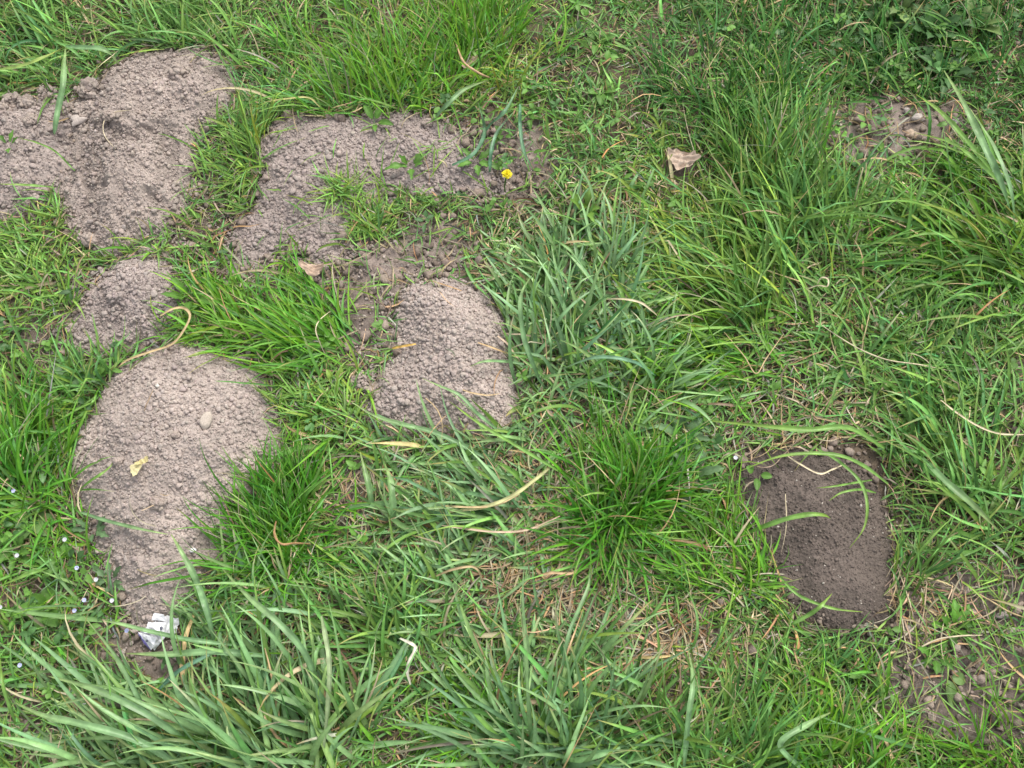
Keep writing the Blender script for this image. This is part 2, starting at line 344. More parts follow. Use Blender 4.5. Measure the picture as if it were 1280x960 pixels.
class Blades:
    def __init__(s, over=.24, bare=.72): s.over = over; s.bare = bare; s.V = []; s.F = []; s.C = []; s.n = 0
    def add(s, bx, by, az, el, L, W_, droop, c0, c1, segs=7, bend=0.0, roll=None, fold=.22, tipstart=.6, z0=None, bump=None, pale=None, kink=None):
        N = len(bx); S = segs; t = np.linspace(0, 1, S + 1)[None]
        bend = np.broadcast_to(bend, (N,)); droop = np.broadcast_to(droop, (N,))
        tm = (t[:, :-1] + t[:, 1:]) / 2
        e = el[:, None] - droop[:, None] * tm ** 1.25
        if kink is not None:
            kt, ka = kink; e = e - np.where(tm > kt[:, None], ka[:, None], 0)
        a = az[:, None] + bend[:, None] * tm
        e = np.maximum(e, -1.35)
        st = (L / S)[:, None]
        dx = np.cos(e) * np.cos(a) * st; dy = np.cos(e) * np.sin(a) * st; dz = np.sin(e) * st
        z = lambda q: np.concatenate([np.zeros((N, 1)), np.cumsum(q, 1)], 1)
        px = bx[:, None] + z(dx); py = by[:, None] + z(dy)
        g0 = gh(bx, by) - .003 if z0 is None else z0
        pz = g0[:, None] + z(dz)
        lift = rng.uniform(.0015, .011, (N, 1)) * np.minimum(1, t * 5)
        pz = np.maximum(pz, gh(px, py) + lift + .002)
        keep = samp(GB, px[:, -1], py[:, -1]) * s.bare < rng.random(N); lucky = rng.random(N) < s.over
        for q in (S // 2, S - 1, S):
            keep &= (samp(GM, px[:, q], py[:, q]) < .014) | lucky
            for (ex, ey, er) in EXCL: keep &= (np.hypot(px[:, q] - ex, py[:, q] - ey) > er)
        for (ex, ey, er) in EXCL: keep &= (np.hypot(bx - ex, by - ey) > er)
        P = np.stack([px, py, pz], -1)
        T = np.gradient(P, axis=1); T /= np.linalg.norm(T, axis=2, keepdims=True) + 1e-9
        aa = az[:, None] + bend[:, None] * t
        sv = np.stack([-np.sin(aa), np.cos(aa), np.zeros_like(aa)], -1)
        sv = sv - T * (sv * T).sum(-1, keepdims=True); sv /= np.linalg.norm(sv, axis=2, keepdims=True) + 1e-9
        nv = np.cross(T, sv)
        if roll is None: roll = rng.normal(0, .5, N)
        rr = roll[:, None] + rng.normal(0, .6, N)[:, None] * t
        s2 = sv * np.cos(rr)[..., None] + nv * np.sin(rr)[..., None]; n2 = np.cross(T, s2)
        n2 = n2 * np.sign(n2[..., 2:3] + 1e-6)
        prof = np.clip(.65 + 1.1 * t, 0, 1) * (1 - np.clip((t - .25) / .75, 0, 1) ** 2.0 * .97)
        hw = (W_[:, None] * .5 * prof)[..., None]
        Lp = P - s2 * hw + n2 * hw * fold * 2; Rp = P + s2 * hw + n2 * hw * fold * 2
        V = np.stack([Lp, P, Rp], 2)  # N,S+1,3,3
        k = np.clip((t - tipstart) / (1 - tipstart + 1e-6), 0, 1)[..., None]
        C = c0[:, None] * (1 - k) + c1[:, None] * k
        if pale is not None:
            q = (np.clip(1 - t / .22, 0, 1) * pale[:, None])[..., None]; C = C * (1 - q) + np.array([.3, .3, .16]) * q
        C = C * (1 + .10 * np.sin(t * 19 + rng.random((N, 1)) * 6) * rng.random((N, 1)))[..., None]; C = np.stack([C * .97, C * 1.2, C * .9], 2)
        V = V[keep]; C = C[keep]; N = len(V)
        i = np.arange(N * (S + 1) * 3).reshape(N, S + 1, 3) + s.n
        F = np.stack([i[:, :-1, :-1], i[:, :-1, 1:], i[:, 1:, 1:], i[:, 1:, :-1]], -1)
        s.V.append(V.reshape(-1, 3)); s.F.append(F.reshape(-1, 4)); s.C.append(C.reshape(-1, 3)); s.n += V.size // 3
    def build(s, name, mat, root=None):
        V = np.concatenate(s.V); F = np.concatenate(s.F); C = np.concatenate(s.C)
        return part(name, V, F, mat, C, root) if root else mk(name, V, F, mat, C)
def tips(c0, kind, die=.18):
    n = len(c0); c1 = c0 * np.array([1.1, 1.05, .95]); d = rng.random(n) < die
    c1[d] = np.where((rng.random((d.sum(), 1)) < .6), np.array([[.40, .30, .11]]), np.array([[.46, .4, .24]])) ; return c1
def straws(c0, frac):
    n = len(c0); d = rng.random(n) < frac; c0 = c0.copy(); c0[d] = pal('straw', d.sum()); d2 = rng.random(n) < frac * .3; c0[d2] = pal('brown', d2.sum()); return c0

def ground_xy(n, *box):
    if box: x0, x1, y0, y1 = box; return rng.uniform(x0, x1, n), rng.uniform(y0, y1, n)
    k = rng.random(n) < .9      # denser where the photo looks, thinner out to the margins
    return np.where(k, rng.uniform(-1.15, 1.15, n), rng.uniform(-1.8, 1.8, n)), np.where(k, rng.uniform(-.17, 1.9, n), rng.uniform(-.5, 2.8, n))
# colour / habit of the turf by zone: (px, py, kind, length m, lean azimuth deg, strength)
ZONES = [(60,40,'mid',.10,150,.5),(200,40,'mid',.11,160,.6),(330,60,'mid',.10,140,.5),(600,60,'yellow',.08,95,.4),(740,80,'mid',.07,120,.3),(900,90,'dark',.09,95,.4),(1010,60,'dark',.09,100,.4),(1180,50,'dark',.09,110,.3),(1250,150,'dark',.08,100,.3),
 (760,180,'mid',.05,120,.2),(850,260,'yellow',.07,150,.4),(960,200,'bright',.09,80,.5),(1000,280,'mid',.10,110,.5),(1180,300,'bright',.09,160,.4),(900,350,'fine',.11,155,.7),(900,420,'bright',.10,170,.7),
 (700,380,'blue',.09,100,.3),(1080,400,'mid',.09,120,.3),(1180,420,'mid',.09,150,.3),(1050,500,'mid',.08,140,.3),(1200,560,'mid',.09,150,.5),(860,560,'mid',.07,110,.3),(880,680,'bright',.08,120,.4),(1180,650,'mid',.08,100,.3),
 (1050,820,'mid',.09,120,.4),(950,800,'mid',.08,110,.3),(1000,920,'bright',.09,90,.4),(900,900,'mid',.11,95,.5),(1260,880,'bright',.11,110,.4),(560,620,'blue',.10,170,.6),(600,720,'blue',.08,150,.3),(480,720,'mid',.08,120,.4),
 (500,850,'mid',.07,100,.2),(560,920,'bright',.06,100,.2),(300,800,'blue',.12,140,.6),(150,900,'blue',.13,150,.7),(60,920,'mid',.09,150,.4),(760,760,'mid',.06,90,.2),(700,860,'blue',.1,90,.2),(30,520,'bright',.10,130,.5),(40,660,'bright',.07,140,.4),
 (30,320,'fine',.07,160,.5),(50,400,'fine',.07,150,.4),(150,470,'mid',.07,120,.4),(300,390,'bright',.10,165,.6),(400,500,'fine',.07,150,.4),(280,270,'fine',.06,150,.4),(480,280,'fine',.07,110,.3),(600,280,'mid',.06,150,.3),(340,640,'bright',.09,120,.3)]
ZP = np.array([at(z[0], z[1]) for z in ZONES]); ZL = np.array([z[3] for z in ZONES]); ZA = np.array([R(z[4]) for z in ZONES]); ZS = np.array([z[5] for z in ZONES])
KINDS = list(PAL); ZK = np.array([KINDS.index(z[2]) for z in ZONES])
def zone(x, y):
    jx = x + rng.normal(0, .05, len(x)); jy = y + rng.normal(0, .05, len(x))
    d = (jx[:, None] - ZP[:, 0]) ** 2 + (jy[:, None] - ZP[:, 1]) ** 2
    return d.argmin(1)
def turf(n, lmul, wid, elr, droop, die, straw, segs, spread, mk_=0.0, kinds=None, minlen=.02, bex=1.0, clump=True):
    x, y = ground_xy(n)
    if clump:   # blades gather round little crowns
        m = n // 9; kx, ky = ground_xy(m); q = rng.integers(0, m, n); x = kx[q] + rng.normal(0, .009, n); y = ky[q] + rng.normal(0, .009, n)
        caz = rng.random(m)[q] * 6.28
    b = samp(GB, x, y) * bex; mo = samp(GM, x, y)
    den = np.clip((fbm(x, y, 6, 5) - .26) * 3.6, .4, 1)
    k = (rng.random(n) > b) & (mo < mk_ - .004) & (rng.random(n) < den); x, y = x[k], y[k]; n = len(x)
    z = zone(x, y)
    dirx = np.cos(ZA[z]) * ZS[z]; diry = np.sin(ZA[z]) * ZS[z]
    ra = rng.random(n) * 6.28; az = np.arctan2(diry + np.sin(ra) * spread, dirx + np.cos(ra) * spread)
    L = np.maximum(ZL[z] * lmul * rng.uniform(.45, 1.25, n), minlen)
    W_ = rng.uniform(*wid, n) * np.where(ZK[z] == KINDS.index('blue'), 1.45, 1)
    c = np.zeros((n, 3))
    for i, kn in enumerate(KINDS):
        q = ZK[z] == i; c[q] = pal(kn, q.sum())
    q = rng.random(n) < .25; c[q] = pal('mid', q.sum()); c = straws(c, straw)
    B.add(x, y, az, R(1) * rng.uniform(*elr, n), L, W_, rng.uniform(*droop, n), c, tips(c, '', die), segs, bend=rng.normal(0, .5, n), pale=(rng.random(n) < .3) * .7)

# --- dead thatch lying under the living grass
B = Blades(bare=.05); n = 50000
x, y = ground_xy(n); k = (samp(GM, x, y) < -.004) & (rng.random(n) < np.clip(1.0 - samp(GB, x, y) * .5, .2, 1)); x, y = x[k], y[k]; n = len(x)
c = np.where(rng.random((n, 1)) < .6, pal('straw', n) * .6, pal('brown', n)); q = rng.random(n) < .45; c[q] = pal('mid', q.sum()) * .8; q = rng.random(n) < .06; c[q] = pal('straw', q.sum())
B.add(x, y, rng.random(n) * 6.28, R(1) * rng.uniform(-5, 25, n), rng.uniform(.012, .06, n), rng.uniform(.0009, .0032, n), rng.uniform(0, 1.2, n), c, c * .95, 3, bend=rng.normal(0, .9, n))
SP = [(900,450,260,220,1100),(600,750,220,120,600),(675,670,60,55,900),(560,630,80,30,450),(710,715,40,20,300),(860,800,50,40,400),(1040,540,60,14,420),(1140,740,30,30,220),(930,780,30,50,260),(780,810,30,30,200),(490,640,30,30,160),(850,260,60,20,200),(600,95,50,15,120),(690,340,40,40,150)]
for a, b_, sa, sb, m in SP:
    m = int(m * .65); q = at(a + rng.normal(0, sa * .95 + 8, m), b_ + rng.normal(0, sb * .9 + 8, m)); x, y = q[:, 0], q[:, 1]; c = pal('straw', m) * .85; d = rng.random(m) < .25; c[d] = pal('brown', d.sum()) * 1.3
    B.add(x, y, rng.random(m) * 6.28, R(1) * rng.uniform(0, 35, m), rng.uniform(.02, .11, m), rng.uniform(.0011, .003, m), rng.uniform(.2, 1.6, m), c, c, 6, bend=rng.normal(0, 1.1, m), kink=(rng.uniform(.3, .7, m), rng.uniform(0, .8, m)))
o = B.build('dead_grass_thatch', M_STRAW); o['kind'] = 'stuff'
# --- short green sward and the taller loose grass
B = Blades()
turf(112000, .48, (.0014, .0034), (8, 70), (.4, 1.7), .2, .09, 5, .95, bex=1.15)
turf(29240, .85, (.0018, .004), (15, 75), (.5, 1.9), .2, .06, 7, .5, bex=1.3)
turf(6450, 1.2, (.003, .006), (20, 70), (.7, 2.0), .25, .05, 9, .35, bex=1.35, mk_=-.01, clump=False)
o = B.build('grass', M_GRASS); o['kind'] = 'stuff'
# a few weak shoots that come up through bare earth
B = Blades(bare=0); n = 3200; x, y = ground_xy(n, -1.1, 1.1, 0, 2); k = (samp(GB, x, y) > .3) & (samp(GM, x, y) < -.005); x, y = x[k], y[k]; n = len(x)
B.over = 1.0; FP = at(*np.array([(330,160),(560,150),(660,240),(560,265),(430,300),(290,330),(320,260)], float).T); x2, y2 = ground_xy(5200, FP[:, 0].min(), FP[:, 0].max(), FP[:, 1].min(), FP[:, 1].max())
k = (sdf(FP, x2, y2) > 0) & (fbm(x2, y2, 12, 5) > .5) & (px_of(x2, y2)[1] > 232) & (px_of(x2, y2)[0] > 415); k |= (sdf(FP, x2, y2) > 0) & (px_of(x2, y2)[0] > 540) & (fbm(x2, y2, 20, 2) > .56); k |= (sdf(FP, x2, y2) > 0) & (rng.random(5200) < .02); q = at(rng.normal(1225, 45, 130), rng.normal(800, 55, 130)); x = np.r_[x, x2[k], q[:, 0]]; y = np.r_[y, y2[k], q[:, 1]]; n = len(x)
c = pal('fine', n); B.add(x, y, rng.random(n) * 6.28, R(1) * rng.uniform(10, 60, n), rng.uniform(.02, .07, n), rng.uniform(.0014, .0032, n), rng.uniform(.5, 1.6, n), c, tips(c, '', .3), 6)
o = B.build('sparse_shoots', M_GRASS); o['kind'] = 'stuff'

# ------------------------------------------------------------------ tufts one can tell apart
# px,py of the base, radius px, blades, length m, width m, lean deg, lean strength, elevation range, droop range, colour, label
T = [
 (345,672,44,760,.15,.0028,112,.35,(45,88),(.3,1.1),'deep','dense bright green fine tuft at the right foot of the large front molehill'),
 (768,620,42,620,.18,.003,98,.25,(50,88),(.3,1.1),'deep','dense deep green tuft near the middle, standing upright right of the pale soil'),
 (470,118,58,430,.19,.0029,120,.55,(45,85),(.4,1.1),'bright','tall bright fan of grass behind the flattened soil spread'),
 (604,66,44,340,.17,.0024,92,.35,(55,88),(.2,.8),'bright','yellow-green upright tuft at the top edge, above the brown stalks'),
 (925,128,60,380,.15,.0025,95,.4,(50,88),(.3,1.0),'dark','dark green fine tuft near the top, right of centre'),
 (318,190,16,110,.13,.0024,92,.3,(50,88),(.2,.9),'fine','thin upright tuft between the rear molehill and the flattened soil'),
 (300,215,26,150,.10,.0024,165,.6,(25,70),(.4,1.2),'fine','short leaning tuft with orange tips growing on the rear molehill edge'),
 (395,432,32,280,.19,.0032,158,.9,(30,70),(.5,1.3),'bright','long swept tuft lying leftwards behind the large front molehill'),
 (300,400,30,160,.12,.003,140,.6,(25,70),(.5,1.4),'bright','low grass patch along the back rim of the large front molehill'),
 (690,430,44,130,.19,.0062,100,.5,(40,85),(.4,1.2),'blue','bluish broad-bladed tuft hugging the right side of the central molehill'),
 (748,350,50,150,.17,.006,85,.5,(35,80),(.5,1.4),'blue','bluish coarse tuft with a white blade tip, right of the central molehill'),
 (800,470,44,130,.17,.0056,60,.4,(30,75),(.6,1.4),'blue','coarse bluish grass lying right behind the deep green middle tuft'),
 (700,925,48,210,.25,.0066,92,.35,(35,85),(.3,1.1),'blue','big spreading fan of broad bluish blades at the bottom centre'),
 (300,950,60,140,.27,.0075,140,.75,(30,75),(.4,1.2),'blue','coarse broad-bladed clump leaning left in the bottom left corner'),
 (420,920,30,60,.24,.0075,100,.4,(45,85),(.3,1.0),'blue','upright broad blades left of the bottom fan, around a pale blade'),
 (140,960,40,70,.22,.007,150,.8,(20,60),(.4,1.2),'blue','broad blades sprawling along the bottom left edge'),
 (1262,330,64,250,.25,.0045,150,.8,(20,65),(.5,1.4),'fine','large clump of long arching blades at the right edge'),
 (905,705,36,240,.14,.0028,112,.5,(35,80),(.6,1.7),'bright','arching tuft pressed against the left side of the dark molehill'),
 (1000,850,40,240,.11,.0028,105,.4,(35,80),(.6,1.6),'mid','curly grass along the foot of the dark molehill'),
 (1130,720,18,90,.16,.003,100,.3,(50,85),(.3,1.2),'mid','narrow tuft of long blades against the right side of the dark molehill'),
 (1285,930,44,260,.17,.0028,115,.4,(45,85),(.3,1.0),'bright','bright tuft in the bottom right corner'),
 (5,600,44,340,.19,.0034,120,.5,(40,80),(.5,1.3),'deep','long bright tuft at the left edge beside the large front molehill'),
 (25,510,34,160,.17,.0034,130,.5,(40,80),(.5,1.4),'mid','loose tuft at the left edge just below the small molehill'),
 (40,90,40,130,.19,.004,160,.7,(25,70),(.5,1.3),'mid','loose broad grass in the top left corner above the cloddy heap'),
 (210,45,50,200,.16,.0034,150,.6,(25,70),(.6,1.4),'mid','sprawling grass behind the rear molehill'),
 (465,290,18,90,.09,.0028,105,.4,(35,80),(.4,1.4),'fine','sparse tuft growing through the front of the flattened soil'),
 (400,520,26,170,.10,.0026,150,.5,(25,75),(.6,1.5),'fine','short tuft filling the gap between the front and central molehills'),
 (965,235,44,260,.22,.0032,80,.4,(50,85),(.3,1.0),'mid','tall straight-bladed grass below the dark top tuft'),
 (930,370,60,330,.23,.0036,140,.7,(30,75),(.5,1.3),'fine','pale green swept grass right of the bluish tufts'),
 (1000,300,56,280,.22,.004,115,.5,(35,80),(.4,1.3),'mid','long loose grass in front of the bare patch at the upper right'),
 (900,440,46,230,.17,.003,172,.9,(20,60),(.5,1.3),'bright','flat lying grass combed leftwards, above the small weedy gap'),
 (1110,430,60,260,.13,.004,110,.3,(30,80),(.6,1.6),'mid','dense dark green patch crossed by a long thin straw'),
 (610,640,46,110,.22,.0066,168,.9,(15,50),(.4,1.1),'blue','broad bluish blades lying leftwards in front of the central molehill'),
 (560,720,46,150,.14,.005,140,.5,(25,70),(.6,1.4),'blue','mixed bluish grass and dead blades left of the deep green tuft'),
 (480,790,44,190,.16,.0042,125,.5,(30,75),(.5,1.4),'mid','leaning green tuft right of the bright front tuft'),
 (830,900,36,110,.21,.0042,85,.4,(45,85),(.3,1.0),'mid','long narrow blades standing right of the bottom fan'),
 (930,950,40,170,.20,.0038,80,.5,(45,85),(.4,1.1),'mid','tall upright grass at the bottom edge, below the dark molehill'),
 (1040,945,44,230,.15,.0032,90,.5,(35,85),(.4,1.3),'bright','dense grass at the bottom edge left of the lower bare earth'),
 (1200,620,54,230,.21,.0045,140,.6,(25,70),(.5,1.4),'mid','long blades lying up and left, right of the dark molehill'),
 (1190,500,46,200,.14,.0036,150,.6,(25,70),(.5,1.4),'mid','matted grass below the large right-hand clump'),
 (120,480,22,120,.12,.003,110,.3,(35,80),(.4,1.3),'mid','tuft rising between the small molehill and the large front one'),
 (45,370,36,170,.10,.003,150,.5,(25,75),(.5,1.5),'fine','thin grass left of the small molehill'),
 (30,295,30,120,.10,.003,150,.5,(25,75),(.5,1.5),'fine','grass strip between the cloddy heap and the small molehill'),
 (1100,90,50,230,.12,.0028,120,.4,(30,80),(.6,1.7),'dark','dark curly grass above the upper right bare patch'),
 (1235,70,40,150,.15,.003,100,.4,(35,80),(.5,1.5),'dark','dark overgrown tuft in the top right corner'),
 (590,900,34,120,.10,.003,120,.3,(30,80),(.5,1.5),'bright','low bright grass left of the bottom fan'),
 (850,290,36,130,.11,.0036,165,.6,(20,65),(.5,1.4),'yellow','yellowish short grass below the tan dead leaf'),
 (740,180,50,240,.08,.0028,130,.3,(25,75),(.5,1.6),'mid','short mixed turf right of the yellow flower'),
]
for (px, py, rp, nb, L, W_, lean, ls, elr, dr, kind, lab) in T:
    c = at(px, py); pxm = .00128 * (1 + (960 - py) / 960 * .35)
    n = int(nb * (1.5 if kind == 'blue' else 1.15)); rad = rp * pxm
    x = c[0] + rng.normal(0, rad * .85, n); y = c[1] + rng.normal(0, rad * .8, n); sub = rng.integers(0, 9, n); sc = rng.normal(0, rad * .7, (9, 2)); q = rng.random(n) < .6; x[q] = c[0] + sc[sub[q], 0] + rng.normal(0, rad * .22, q.sum()); y[q] = c[1] + sc[sub[q], 1] + rng.normal(0, rad * .22, q.sum())
    mo = samp(GM, x, y); k = mo < .012; x, y = x[k], y[k]; k = np.hypot(x - c[0], y - c[1]) < rad * 1.9; x, y = x[k], y[k]; n = len(x)
    ox, oy = (x - c[0]) / rad, (y - c[1]) / rad; ra = rng.random(n) * 6.28
    az = np.arctan2(oy * .7 + math.sin(R(lean)) * ls * 2 + np.sin(ra) * .8, ox * .7 + math.cos(R(lean)) * ls * 2 + np.cos(ra) * .8)
    rr = np.clip(np.hypot(ox, oy) / 1.6, 0, 1)
    el = (R(elr[1]) * (1 - rr) + R(elr[0]) * rr) * .8 + rng.normal(0, .3, n); el = np.clip(el, .05, 1.55)
    cc = pal(kind, n); mix = rng.random(n) < .18; cc[mix] = pal('mid', mix.sum()); cc0 = cc; cc = straws(cc, .035 if kind == 'blue' else .05); dead = (cc != cc0).any(1)
    B = Blades(.9 if lab.startswith('dense bright green fine') else .24); S = 10 if W_ > .004 else 8
    km = rng.random(n) < .2
    B.add(x, y, az, el, .76 * L * rng.uniform(.38, 1.05, n) ** .9, W_ * (1.05 if kind == 'blue' else 1.3) * rng.uniform(.55, 1.2, n) * np.where(dead, .6, 1), rng.uniform(*dr, n) * 1.15, cc, tips(cc, kind, .2), S, bend=rng.normal(0, .6, n),
          pale=(rng.random(n) < .25) * .8, tipstart=.72, kink=(rng.uniform(.4, .8, n), np.where(km, rng.uniform(.6, 1.4, n), 0)))
    root = thing('grass_tuft', lab, 'grass tuft', (c[0], c[1], float(gh(c[0], c[1]))), 'grass tufts')
    B.build('blades', M_BROAD if kind == 'blue' else M_GRASS, root)

# ------------------------------------------------------------------ single blades, stalks and straws
def spline(P, n):
    P = np.asarray(P, float); P = np.vstack([2 * P[0] - P[1], P, 2 * P[-1] - P[-2]]); out = []
    m = len(P) - 3
    for u in np.linspace(0, m - 1e-6, n):
        i = int(u); t = u - i; a, b, c, d = P[i:i + 4]
        out.append(.5 * ((2 * b) + (c - a) * t + (2 * a - 5 * b + 4 * c - d) * t * t + (3 * b - a - 3 * c + d) * t ** 3))
    return np.array(out)
def strip(name, pts, wid, lift, col, lab, cat, group, mat, round_=False, taper=.15, fold=.25, tip=None):
    """a blade or stalk following points on the lawn, arched up by `lift` metres in its middle"""
    q = spline(pts, 28); g = at(q[:, 0], q[:, 1]); t = np.linspace(0, 1, 28)
    z = gh(g[:, 0], g[:, 1]) + .004 + lift * np.sin(t * math.pi) ** .8 + np.interp(t, np.linspace(0, 1, 7), rng.uniform(0, .004, 7))
    onturf = np.clip(1 - samp(GB, g[:, 0], g[:, 1]) * 1.3, 0, 1) * np.clip(-samp(GM, g[:, 0], g[:, 1]) / .03, 0, 1)
    z = z + .024 * onturf      # the turf carries what lies on it
    # slide back along the view so that a raised point keeps its place over the lawn
    g = g * (1 - z / CAM_H)[:, None]
    z = np.maximum(z, gh(g[:, 0], g[:, 1]) + .003)
    P = np.column_stack([g, z]); T_ = np.gradient(P, axis=0); T_ /= np.linalg.norm(T_, axis=1)[:, None]
    s = np.cross(T_, [0, 0, 1]); s /= np.linalg.norm(s, axis=1)[:, None] + 1e-9; n_ = np.cross(s, T_)
    ro = rng.uniform(-.3, .3) + rng.uniform(-.7, .7) * t
    s, n_ = s * np.cos(ro)[:, None] + n_ * np.sin(ro)[:, None], n_ * np.cos(ro)[:, None] - s * np.sin(ro)[:, None]
    w_ = wid * .5 * np.clip(np.minimum(.55 + t * 2.5, taper + (1 - t) * 2.2), 0, 1) * (1 + .08 * np.sin(t * 23 + rng.random() * 6))
    base = np.array(col); c1 = np.array(tip) if tip is not None else base * .95
    C = base[None] * (1 - t[:, None] ** 3) + c1 * t[:, None] ** 3; C = C * (1 + .12 * np.sin(t * 31 + rng.random() * 6))[:, None]
    if round_:
        K = 6; a = np.arange(K) / K * 2 * math.pi
        V = P[:, None] + (s[:, None] * np.cos(a)[None, :, None] + n_[:, None] * np.sin(a)[None, :, None]) * w_[:, None, None]
        i = np.arange(28 * K).reshape(28, K); F = np.stack([i[:-1], np.roll(i, -1, 1)[:-1], np.roll(i, -1, 1)[1:], i[1:]], -1).reshape(-1, 4)
        Cc = np.repeat(C[:, None], K, 1)
    else:
        W2 = w_[:, None]; o = [-1, -.5, 0, .5, 1]
        V = np.stack([P + s * W2 * k + n_ * W2 * (abs(k) * fold * 2 - .1) for k in o] , 1)
        i = np.arange(28 * 5).reshape(28, 5); F = np.stack([i[:-1, :-1], i[:-1, 1:], i[1:, 1:], i[1:, :-1]], -1).reshape(-1, 4)
        Cc = np.stack([C * k for k in (.93, 1.0, 1.25, 1.0, .93)], 1)
    c0 = P[0]
    V = V.reshape(-1, 3) - c0
    ob = mk(name, V, F, mat, Cc.reshape(-1, 3)); ob.location = c0
    return tag(ob, lab, cat, group)
ST = (.50, .38, .21); STP = (.62, .53, .36); GR = (.17, .33, .07); GB_ = (.19, .34, .15); GY = (.25, .36, .09)
STRAWS = [
 ([(145,462),(160,450),(188,440),(216,430),(232,410),(238,394),(230,385),(216,386),(200,395)], .0055, .02, ST, 'thick looping straw on the back rim of the large front molehill', 0),
 ([(163,140),(142,144),(130,153),(131,170),(146,188)], .002, .006, STP, 'thin hooked straw lying on the rear molehill', 1),
 ([(1018,400),(1050,422),(1078,438),(1110,450),(1150,456),(1190,464)], .0026, .02, STP, 'long thin pale straw lying across the dense patch on the right', 1),
 ([(905,415),(930,445),(945,467),(958,448),(979,418)], .0024, .02, ST, 'V-bent straw in the grass above the weedy gap, right of centre', 1),
 ([(1176,500),(1195,515),(1222,532),(1250,542),(1290,543)], .0034, .03, STP, 'pale straw reaching out to the right edge', 0),
 ([(980,567),(1000,580),(1024,592),(1040,587),(1056,580)], .003, .02, STP, 'white angled straw on top of the dark molehill', 0),
 ([(940,578),(950,584),(966,582),(980,568),(1000,548),(1012,542)], .0018, .015, (.4,.3,.22), 'thin brown hooked stem at the back of the dark molehill', 1),
 ([(1008,362),(1022,357),(1034,358),(1035,349),(1027,347),(1022,355),(1026,362)], .003, .035, STP, 'small pale curl standing above the grass on the right', 0),
 ([(560,640),(605,634),(640,620),(668,600),(696,577)], .0065, .03, (.42,.42,.2), 'thick yellow stalk with a white end left of the deep green tuft', 0),
 ([(552,632),(585,634),(620,632),(650,618)], .004, .025, ST, 'dry stalk lying under the thick yellow stalk', 0),
 ([(758,374),(780,374),(800,378),(812,386),(822,395)], .0042, .05, STP, 'pale dry blade curving over the bluish tufts', 0),
 ([(500,798),(516,806),(519,812),(512,825),(509,840),(513,856)], .0062, .03, (.72,.66,.55), 'curled white dead blade with an orange base, left of bottom fan', 0),
 ([(402,770),(408,800),(412,830),(411,870),(405,935)], .0085, .06, (.3,.38,.2), 'pale grey-green dying blade standing in the bottom left clump', 0),
 ([(413,389),(400,400),(395,412),(400,428),(408,446)], .003, .02, STP, 'thin curved straw below the curled dead leaf', 0),
 ([(346,646),(343,668),(352,680),(368,679),(388,680)], .004, .07, (.4,.24,.12), 'brown bent stalk over the bright front tuft', 1),
 ([(488,436),(503,433),(520,430)], .005, .01, (.55,.36,.1), 'yellow dead blade tip on the left flank of the central molehill', 0),
 ([(622,420),(634,430),(642,441),(650,452)], .0045, .02, (.55,.42,.3), 'peeling dry blade at the right flank of the central molehill', 0),
 ([(700,645),(660,662),(620,665),(575,660),(552,657)], .004, .025, (.5,.38,.27), 'long pinkish dry blade across the mixed grass at middle bottom', 0),
 ([(545,720),(565,712),(590,708),(600,716),(603,730)], .0045, .025, ST, 'arched dry blade over the mixed bluish grass', 0),
 ([(672,720),(690,716),(712,717),(730,710)], .005, .02, (.55,.38,.22), 'short tan blade in the bare gap above the bottom fan', 0),
 ([(570,55),(580,78),(600,92),(612,97)], .005, .04, (.5,.34,.2), 'brown broken stalk below the yellow-green top tuft', 1),
 ([(800,822),(820,822),(838,820)], .0045, .02, (.55,.42,.2), 'short straw right of the bottom fan with a white tip', 0),
 ([(330,128),(355,124),(385,122),(400,134)], .004, .02, (.42,.4,.16), 'yellowing blade along the top rim of the flattened soil', 0),
 ([(1215,738),(1240,752),(1262,765),(1290,775)], .003, .015, ST, 'straw on the bare earth at the lower right edge', 1),
 ([(1140,815),(1170,800),(1200,795),(1228,794)], .003, .015, STP, 'pale straw lying in the middle of the lower right bare earth', 1),
 ([(415,135),(440,128)], .002, .006, ST, 'tiny straw above the flattened soil', 1),
]
for p, wd, lf, c, lab, rd in STRAWS:
    strip('dry_stalk' if rd else 'dead_straw', p, wd * .78, lf, c, lab, 'straw', 'straws and dead blades', M_STRAW, round_=bool(rd), taper=.5)
